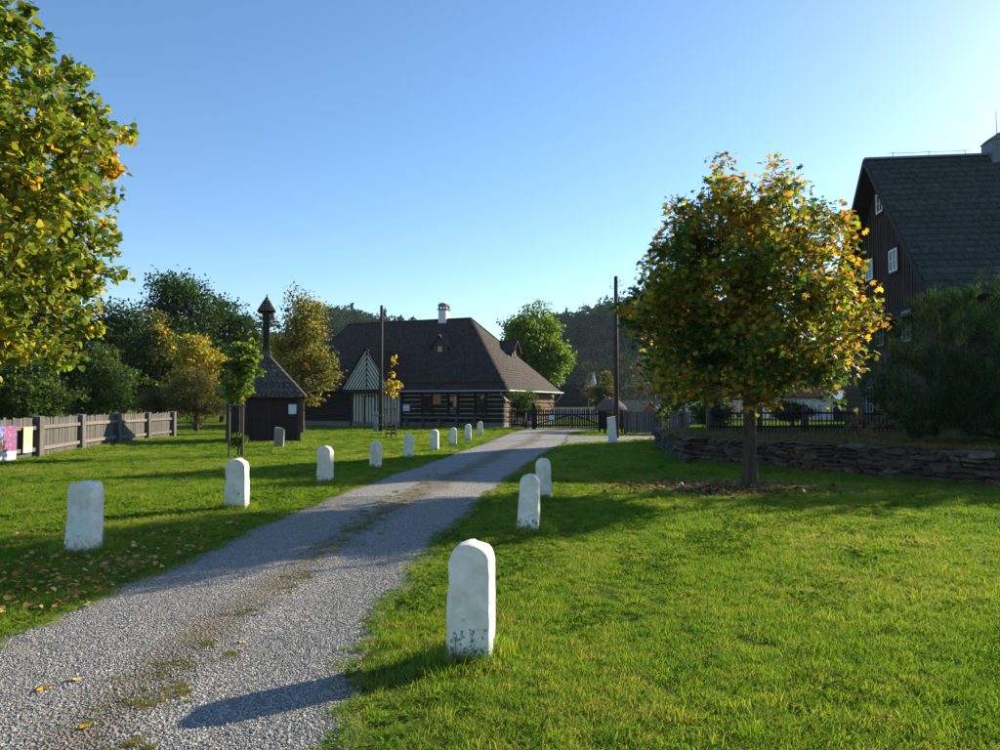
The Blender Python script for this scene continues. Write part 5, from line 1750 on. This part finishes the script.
def scatter(name, label, cat, pts, rot, scl, idx, coll):
    me = bpy.data.meshes.new(name)
    me.vertices.add(len(pts))
    me.vertices.foreach_set('co', np.asarray(pts, dtype=np.float32).ravel())
    for nm, ty, key, arr, dt in (('rot', 'FLOAT_VECTOR', 'vector', rot, np.float32), ('scl', 'FLOAT_VECTOR', 'vector', scl, np.float32), ('idx', 'INT', 'value', idx, np.int32)):
        a_ = me.attributes.new(nm, ty, 'POINT')
        a_.data.foreach_set(key, np.asarray(arr, dtype=dt).ravel())
    o = link(name, me)
    md = o.modifiers.new('scatter', 'NODES')
    md.node_group = scatter_group(coll)
    return tag(o, label, cat, kind='stuff')

rng = np.random.default_rng(9)
def wedge(y0, y1, dens, margin=1.12, xpad=1.6):
    """random points over the part of the ground in view, dens per square metre"""
    w1 = 0.667 * y1 * margin + xpad
    n = int(dens * (y1 - y0) * 2 * w1)
    x, y = rng.uniform(-w1, w1, n), rng.uniform(y0, y1, n)
    k = np.abs(x) < 0.667 * np.abs(y) * margin + xpad
    return x[k], y[k]
def lawn_ok(x, y, soft=0.0):
    l_, r2 = road_edges(y)
    on_road = (x > l_ + 0.02 - soft) & (x < r2 - 0.02 + soft) & (y < 51.5)
    bad = on_road | in_poly(x, y, BR_POLY) | in_poly(x, y, TERR)
    # buildings
    lx = (x - HB.x) * math.cos(-HR) - (y - HB.y) * math.sin(-HR)
    ly = (x - HB.x) * math.sin(-HR) + (y - HB.y) * math.cos(-HR)
    bad |= (lx > -L_ + 0.3) & (lx < -0.3) & (ly > 0.3) & (ly < D_)
    bad |= (np.abs(x - hq.x) < hs) & (np.abs(y - hq.y) < hs)
    return ~bad
tufts = [tuft(k, 36, 0.052, 0.085, 0.0048, 0.62) for k in range(5)] + [weed(20 + k, 15, 0.042) for k in range(3)] + [tuft(9, 26, 0.092, 0.07, 0.0048, 0.5)]
GC = src_coll('grass_source', tufts, 'grass_blade', 'weed_leaf')
dry = [tuft(70 + k, 30, 0.075, 0.08, 0.006, 0.6) for k in range(3)] + [weed(80, 12, 0.05)]
DC = src_coll('dry_source', dry, 'dry_grass')
mossy = [tuft(90 + k, 40, 0.022, 0.035, 0.004, 0.8) for k in range(3)]
MC = src_coll('moss_source', mossy, 'moss_tuft')
X, Y = [], []
for (y0, y1, dn) in ((1.2, 5.5, 380), (5.5, 9, 300), (9, 15, 165), (15, 25, 75), (25, 40, 26), (40, 56, 9)):
    x, y = wedge(y0, y1, dn)
    X.append(x); Y.append(y)
X, Y = np.concatenate(X), np.concatenate(Y)
k = lawn_ok(X, Y)
X, Y = X[k], Y[k]
n = len(X)
p3 = np.stack([X, Y, np.zeros(n)], axis=1)
big_n = vnoise(p3, 0.9, 31)
thin = vnoise(p3, 2.2, 32)
# thin, worn grass next to the road and under the chestnut
l_, r2 = road_edges(Y)
edge_d = np.minimum(np.abs(X - l_), np.abs(X - r2))
tgx, tgy = 4.82, 14.46
under = np.exp(-(((X - tgx + 0.8) / 1.9) ** 2 + ((Y - tgy + 0.2) / 1.0) ** 2))
keep = rng.random(n) < np.clip(1.0 - 0.55 * np.exp(-edge_d / 0.25) - 0.75 * under - 0.45 * np.clip(thin, 0, 1), 0.1, 1)
X, Y, big_n, thin, edge_d = X[keep], Y[keep], big_n[keep], thin[keep], edge_d[keep]
n = len(X)
kind_ = rng.random(n)
clover = np.clip(vnoise(np.stack([X, Y, X * 0], axis=1), 1.5, 33) * 0.55 + 0.10, 0.04, 0.7)
idx = np.where(kind_ < 0.95 - clover, rng.integers(0, 5, n), np.where(kind_ < 0.95, rng.integers(5, 8, n), 8))
dist = np.sqrt(X ** 2 + Y ** 2)
s = rng.uniform(0.7, 1.25, n) * (1 + 0.38 * big_n) * np.clip(0.72 + edge_d * 0.6, 0.72, 1)
sxy = s * np.clip(1 + (dist - 6) * 0.045, 1, 2.6)
z = np.zeros(n)
rot = np.stack([rng.normal(0, 0.08, n), rng.normal(0, 0.08, n), rng.uniform(0, 6.28, n)], axis=1)
scatter('lawn_grass', 'short green grass of the lawns', 'grass', np.stack([X, Y, z], axis=1), rot, np.stack([sxy, sxy, s * np.clip(1 + (dist - 10) * 0.006, 1, 1.2)], axis=1), idx, GC)
# longer grass round the foot of every boundary stone and along the wall
X, Y = [], []
for (px_, b_) in [(a, b) for a, b, c in LS[:5]] + [(471, 658), (528, 532), (544, 499.5)]:
    g = ground(px_, b_)
    m_ = 46
    a = rng.uniform(0, 6.28, m_)
    rr_ = rng.uniform(0.15, 0.27, m_)
    X += list(g.x + rr_ * np.cos(a)); Y += list(g.y + rr_ * np.sin(a) * 0.95)
for i in range(2, len(WALL) - 1):
    (ax, ay), (bx2, by2) = WALL[i], WALL[i + 1]
    t = rng.random(130)
    X += list(ax + (bx2 - ax) * t - 0.1 + rng.normal(0, 0.06, 130)); Y += list(ay + (by2 - ay) * t - 0.1 + rng.normal(0, 0.06, 130))
t = rng.random(420)
yy = 17 + 20 * t
X += list(np.interp(yy, [16.2, 19.4, 22.6, 26.7, 30.8, 34.5, 37.4], [-13.2, -13.5, -13.9, -14.9, -15.7, -16.2, -16.3]) + 0.14 + rng.normal(0, 0.07, 420)); Y += list(yy)
X, Y = np.array(X), np.array(Y)
n = len(X)
s = rng.uniform(0.9, 1.6, n)
scatter('tall_grass', 'longer grass left standing around stones, fence and wall', 'grass', np.stack([X, Y, np.zeros(n)], axis=1), np.stack([rng.normal(0, 0.15, n), rng.normal(0, 0.15, n), rng.uniform(0, 6.28, n)], axis=1), np.stack([s, s, s * 1.15], axis=1), rng.choice([0, 1, 8, 8, 8], n), GC)
# sparse tufts in the middle strip and on the edges of the road
yy = np.concatenate([rng.uniform(2.5, 14, 520), rng.uniform(14, 32, 500)])
l_, r2 = road_edges(yy)
cl = vnoise(np.stack([yy * 0, yy, yy * 0], axis=1), 2.3, 40)
xx = l_ + (r2 - l_) * (0.53 + rng.normal(0, 0.035, len(yy)))
k = cl > np.where(yy < 14, 0.28, 0.05)
xe = np.concatenate([l_ + np.abs(rng.normal(0, 0.07, len(yy))), r2 - np.abs(rng.normal(0, 0.07, len(yy)))])
X = np.concatenate([xx[k], xe])
Y = np.concatenate([yy[k], yy, yy])
n = len(X)
s = rng.uniform(0.25, 0.62, n)
scatter('road_grass', 'sparse grass tufts along the middle strip of the road', 'grass', np.stack([X, Y, np.full(n, 0.022)], axis=1), np.stack([rng.normal(0, 0.1, n), rng.normal(0, 0.1, n), rng.uniform(0, 6.28, n)], axis=1), np.stack([s * 1.3, s * 1.3, s], axis=1), rng.integers(0, 8, n), GC)
X, Y = [], []
for (px_, py_, rx_, ry_, m_) in ((296, 577.5, 0.10, 0.07, 60), (204, 644, 0.10, 0.05, 55), (170, 665, 0.12, 0.06, 60), (174, 692, 0.10, 0.05, 60), (152, 705, 0.11, 0.05, 55), (246, 612, 0.12, 0.10, 45), (232, 655, 0.05, 0.04, 25), (140, 682, 0.14, 0.08, 45),
                                 (128, 745, 0.12, 0.05, 45), (278, 590, 0.10, 0.10, 30), (330, 548, 0.16, 0.3, 70), (352, 530, 0.18, 0.45, 110), (372, 515, 0.18, 0.6, 120), (398, 500, 0.18, 0.9, 120), (425, 485, 0.16, 1.2, 90)):
    g = ground(px_, py_, 0.03)
    m_ = int(m_ * 0.34)
    X += list(g.x + rng.normal(0, rx_ * 0.75, m_)); Y += list(g.y + rng.normal(0, ry_ * 0.9, m_))
X, Y = np.array(X), np.array(Y)
n = len(X)
s = rng.uniform(0.5, 1.25, n) * np.where(Y > 8, 1.6, 1.0)
scatter('road_moss', 'low moss and grass cushions on the middle strip of the road', 'moss', np.stack([X, Y, np.full(n, 0.036)], axis=1), np.stack([rng.normal(0, 0.1, n), rng.normal(0, 0.1, n), rng.uniform(0, 6.28, n)], axis=1), np.stack([s, s, s], axis=1), rng.integers(0, 3, n), MC)
X, Y = [], []
for i in range(1, len(WALL) - 1):
    (ax, ay), (bx2, by2) = WALL[i], WALL[i + 1]
    t = rng.random(260)
    X += list(ax + (bx2 - ax) * t + 0.24 + rng.normal(0, 0.10, 260)); Y += list(ay + (by2 - ay) * t + 0.26 + rng.normal(0, 0.10, 260))
n = len(X)
s = rng.uniform(0.7, 1.7, n)
scatter('wall_top_growth', 'brownish creeping growth over the top of the stone wall', 'plants', np.stack([X, Y, np.full(n, 0.655)], axis=1), np.stack([rng.normal(0, 0.3, n), rng.normal(0, 0.3, n), rng.uniform(0, 6.28, n)], axis=1), np.stack([s * 1.3, s * 1.3, s], axis=1), rng.integers(0, 4, n), DC)
# undergrowth on the terrace and at the fence end
X, Y = rng.uniform(5, 26, 26000), rng.uniform(10.5, 30, 26000)
k = in_poly(X, Y, TERR) & (np.abs(X) < 0.75 * Y + 1)
X, Y = X[k], Y[k]
n = len(X)
s = rng.uniform(0.9, 1.7, n)
scatter('terrace_grass', 'rough half-dry growth on the raised garden behind the wall', 'grass', np.stack([X, Y, np.full(n, TZ)], axis=1), np.stack([rng.normal(0, 0.1, n), rng.normal(0, 0.1, n), rng.uniform(0, 6.28, n)], axis=1), np.stack([s * 1.5, s * 1.5, s], axis=1), rng.integers(0, 4, n), DC)

# loose stones of the gravel surface
PC = src_coll('pebble_source', [pebble(k) for k in range(6)], 'pebble')
yy = 1.5 + 11.5 * rng.random(240000) ** 1.3
l_, r2 = road_edges(yy)
u = rng.random(len(yy))
keep = rng.random(len(yy)) < np.clip(0.03 + 4.2 * np.abs(u - 0.53 + 0.02 * np.sin(yy * 3)) + 0.25 * np.clip(vnoise(np.stack([yy, u * 2.7, yy * 0], axis=1), 3.0, 44), -0.5, 1), 0.02, 1) * np.clip(14 * np.minimum(u, 1 - u) + 0.05, 0, 1)
yy, u, l_, r2 = yy[keep], u[keep], l_[keep], r2[keep]
n = len(yy)
s = 0.0034 + 0.0052 * rng.random(n) ** 2 + 0.004 * (rng.random(n) < 0.03)
zc = 0.012 + 0.02 * np.sin(np.pi * u) + 0.012 * np.exp(-((u - 0.53) / 0.09) ** 2)
scatter('gravel_stones', 'loose grey crushed stones of the road surface', 'gravel', np.stack([l_ + (r2 - l_) * u, yy, zc + 0.001], axis=1), rng.uniform(0, 6.28, (n, 3)), np.stack([s, s, s], axis=1), rng.integers(0, 6, n), PC)

# fallen leaves
def leaf_field(name, label, X, Y, size, pal, z0, tpl=LEAF_HEART, tilt=0.35):
    n = len(X)
    p = np.stack([X, Y, z0 + rng.uniform(0, 0.02, n)], axis=1)
    a = rng.uniform(0, 6.28, n)
    d = np.stack([np.cos(a), np.sin(a), rng.normal(0, tilt, n)], axis=1)
    V, Fc = inst(tpl[0], tpl[1], frames(d, np.tile([0, 0, 1.0], (n, 1)) + rng.normal(0, tilt, (n, 3)), size * rng.uniform(0.6, 1.2, n)), p)
    o = link(name, fast_mesh(name, V, [Fc], np.repeat(pal(p, rng), len(tpl[0]), axis=0)), None, 'litter')
    return tag(o, label, 'leaves', kind='stuff')
P_DRY = palette([(0.45, 0.23, 0.05), (0.50, 0.32, 0.09), (0.30, 0.15, 0.05), (0.17, 0.09, 0.04)], [4, 3, 3, 3], 2, 19)
n = 900
X = -3.25 - np.abs(rng.normal(0, 1.7, n))
Y = rng.normal(6.9, 1.3, n)
k = lawn_ok(X, Y)
leaf_field('lime_leaf_litter', 'yellow lime leaves lying on the left lawn', X[k], Y[k], 0.052, P_DRY, 0.045)
X, Y = tgx - 0.7 + rng.normal(0, 1.0, 1500), tgy - 0.1 + rng.normal(0, 0.62, 1500)
k = lawn_ok(X, Y)
P_RUST = palette([(0.20, 0.10, 0.045), (0.30, 0.17, 0.07), (0.12, 0.065, 0.035)], [3, 3, 3], 2, 20)
leaf_field('chestnut_leaf_litter', 'brown fallen leaves under the chestnut tree', X[k], Y[k], 0.11, P_RUST, 0.03, LEAF_DIAMOND)
X, Y = [], []
for i in range(2, len(WALL) - 1):
    (ax, ay), (bx2, by2) = WALL[i], WALL[i + 1]
    t = rng.random(420)
    X.append(ax + (bx2 - ax) * t + 0.25 + np.abs(rng.normal(0, 0.5, 420))); Y.append(ay + (by2 - ay) * t + 0.3 + np.abs(rng.normal(0, 0.4, 420)))
leaf_field('wall_leaf_litter', 'reddish fallen leaves on the bed behind the wall top', np.concatenate(X), np.concatenate(Y), 0.10, palette([(0.26, 0.10, 0.05), (0.34, 0.17, 0.06), (0.14, 0.07, 0.04)], [3, 3, 3], 2, 21), TZ + 0.06, LEAF_DIAMOND, 0.6)
# a few leaves lying singly on the gravel and grass
maple = []
for k in range(11):
    a = math.pi * (k / 10 * 1.7 - 0.35)
    rr_ = 0.5 if k % 2 == 0 else 0.24
    maple.append((rr_ * math.cos(a), rr_ * math.sin(a), 0.05 * math.sin(k * 1.3)))
maple.append((0, -0.45, 0.0))
P_SINGLE = {'yellow': (0.62, 0.36, 0.04), 'pale': (0.60, 0.44, 0.20), 'orange': (0.50, 0.22, 0.04), 'red': (0.35, 0.05, 0.03)}
for (px_, py_, sz, c, lab) in ((80, 725, 0.13, 'yellow', 'largest fallen yellow leaf at the bottom left of the gravel'), (43, 687, 0.11, 'yellow', 'bright yellow leaf on the gravel near the left edge'),
                               (76, 678, 0.09, 'pale', 'pale curled leaf lying just above the bright yellow one'), (288, 592, 0.09, 'orange', 'small orange leaf in the middle of the road'),
                               (242, 641, 0.06, 'pale', 'small pale leaf on the middle strip of the road'), (89, 603, 0.12, 'pale', 'pale leaf on the gravel edge below the left row'),
                               (496, 614, 0.07, 'orange', 'orange leaf in the grass right of the largest white stone'), (889, 722, 0.06, 'red', 'small red leaf in the grass at the lower right')):
    g = ground(px_, py_, 0.045)
    b = MB()
    b.v = [(x * sz, y * sz, z * sz * 1.6) for x, y, z in maple] + [(0, 0, 0.04 * sz)]
    nq = len(maple)
    b.f = [(i, (i + 1) % nq, nq) for i in range(nq)]
    me = b.mesh('fallen_leaf')
    a_ = me.attributes.new('col', 'FLOAT_COLOR', 'POINT')
    for d_ in a_.data: d_.color = (*P_SINGLE[c], 1)
    o = link('fallen_leaf', me, None, 'litter', (g.x, g.y, 0.042 if px_ < 400 else 0.07), (random.uniform(-0.3, 0.3), random.uniform(-0.3, 0.3), random.uniform(0, 6)))
    tag(o, lab, 'leaf', 'single fallen leaves')

# ================================================================== HAZE
hz = MB().box(-950, 950, -160, 1150, -4, 95)
hm = bpy.data.materials.new('air')
hm.use_nodes = True
hn = hm.node_tree
hn.nodes.clear()
ho = hn.nodes.new('ShaderNodeOutputMaterial')
pv = hn.nodes.new('ShaderNodeVolumePrincipled')
pv.inputs['Color'].default_value = (0.70, 0.84, 1.0, 1)
pv.inputs['Density'].default_value = 0.00011
pv.inputs['Anisotropy'].default_value = 0.0
hn.links.new(pv.outputs[0], ho.inputs['Volume'])
MATS['air'] = hm
tag(hz.build('haze', 'air'), 'thin morning haze in the air', 'haze', kind='stuff')
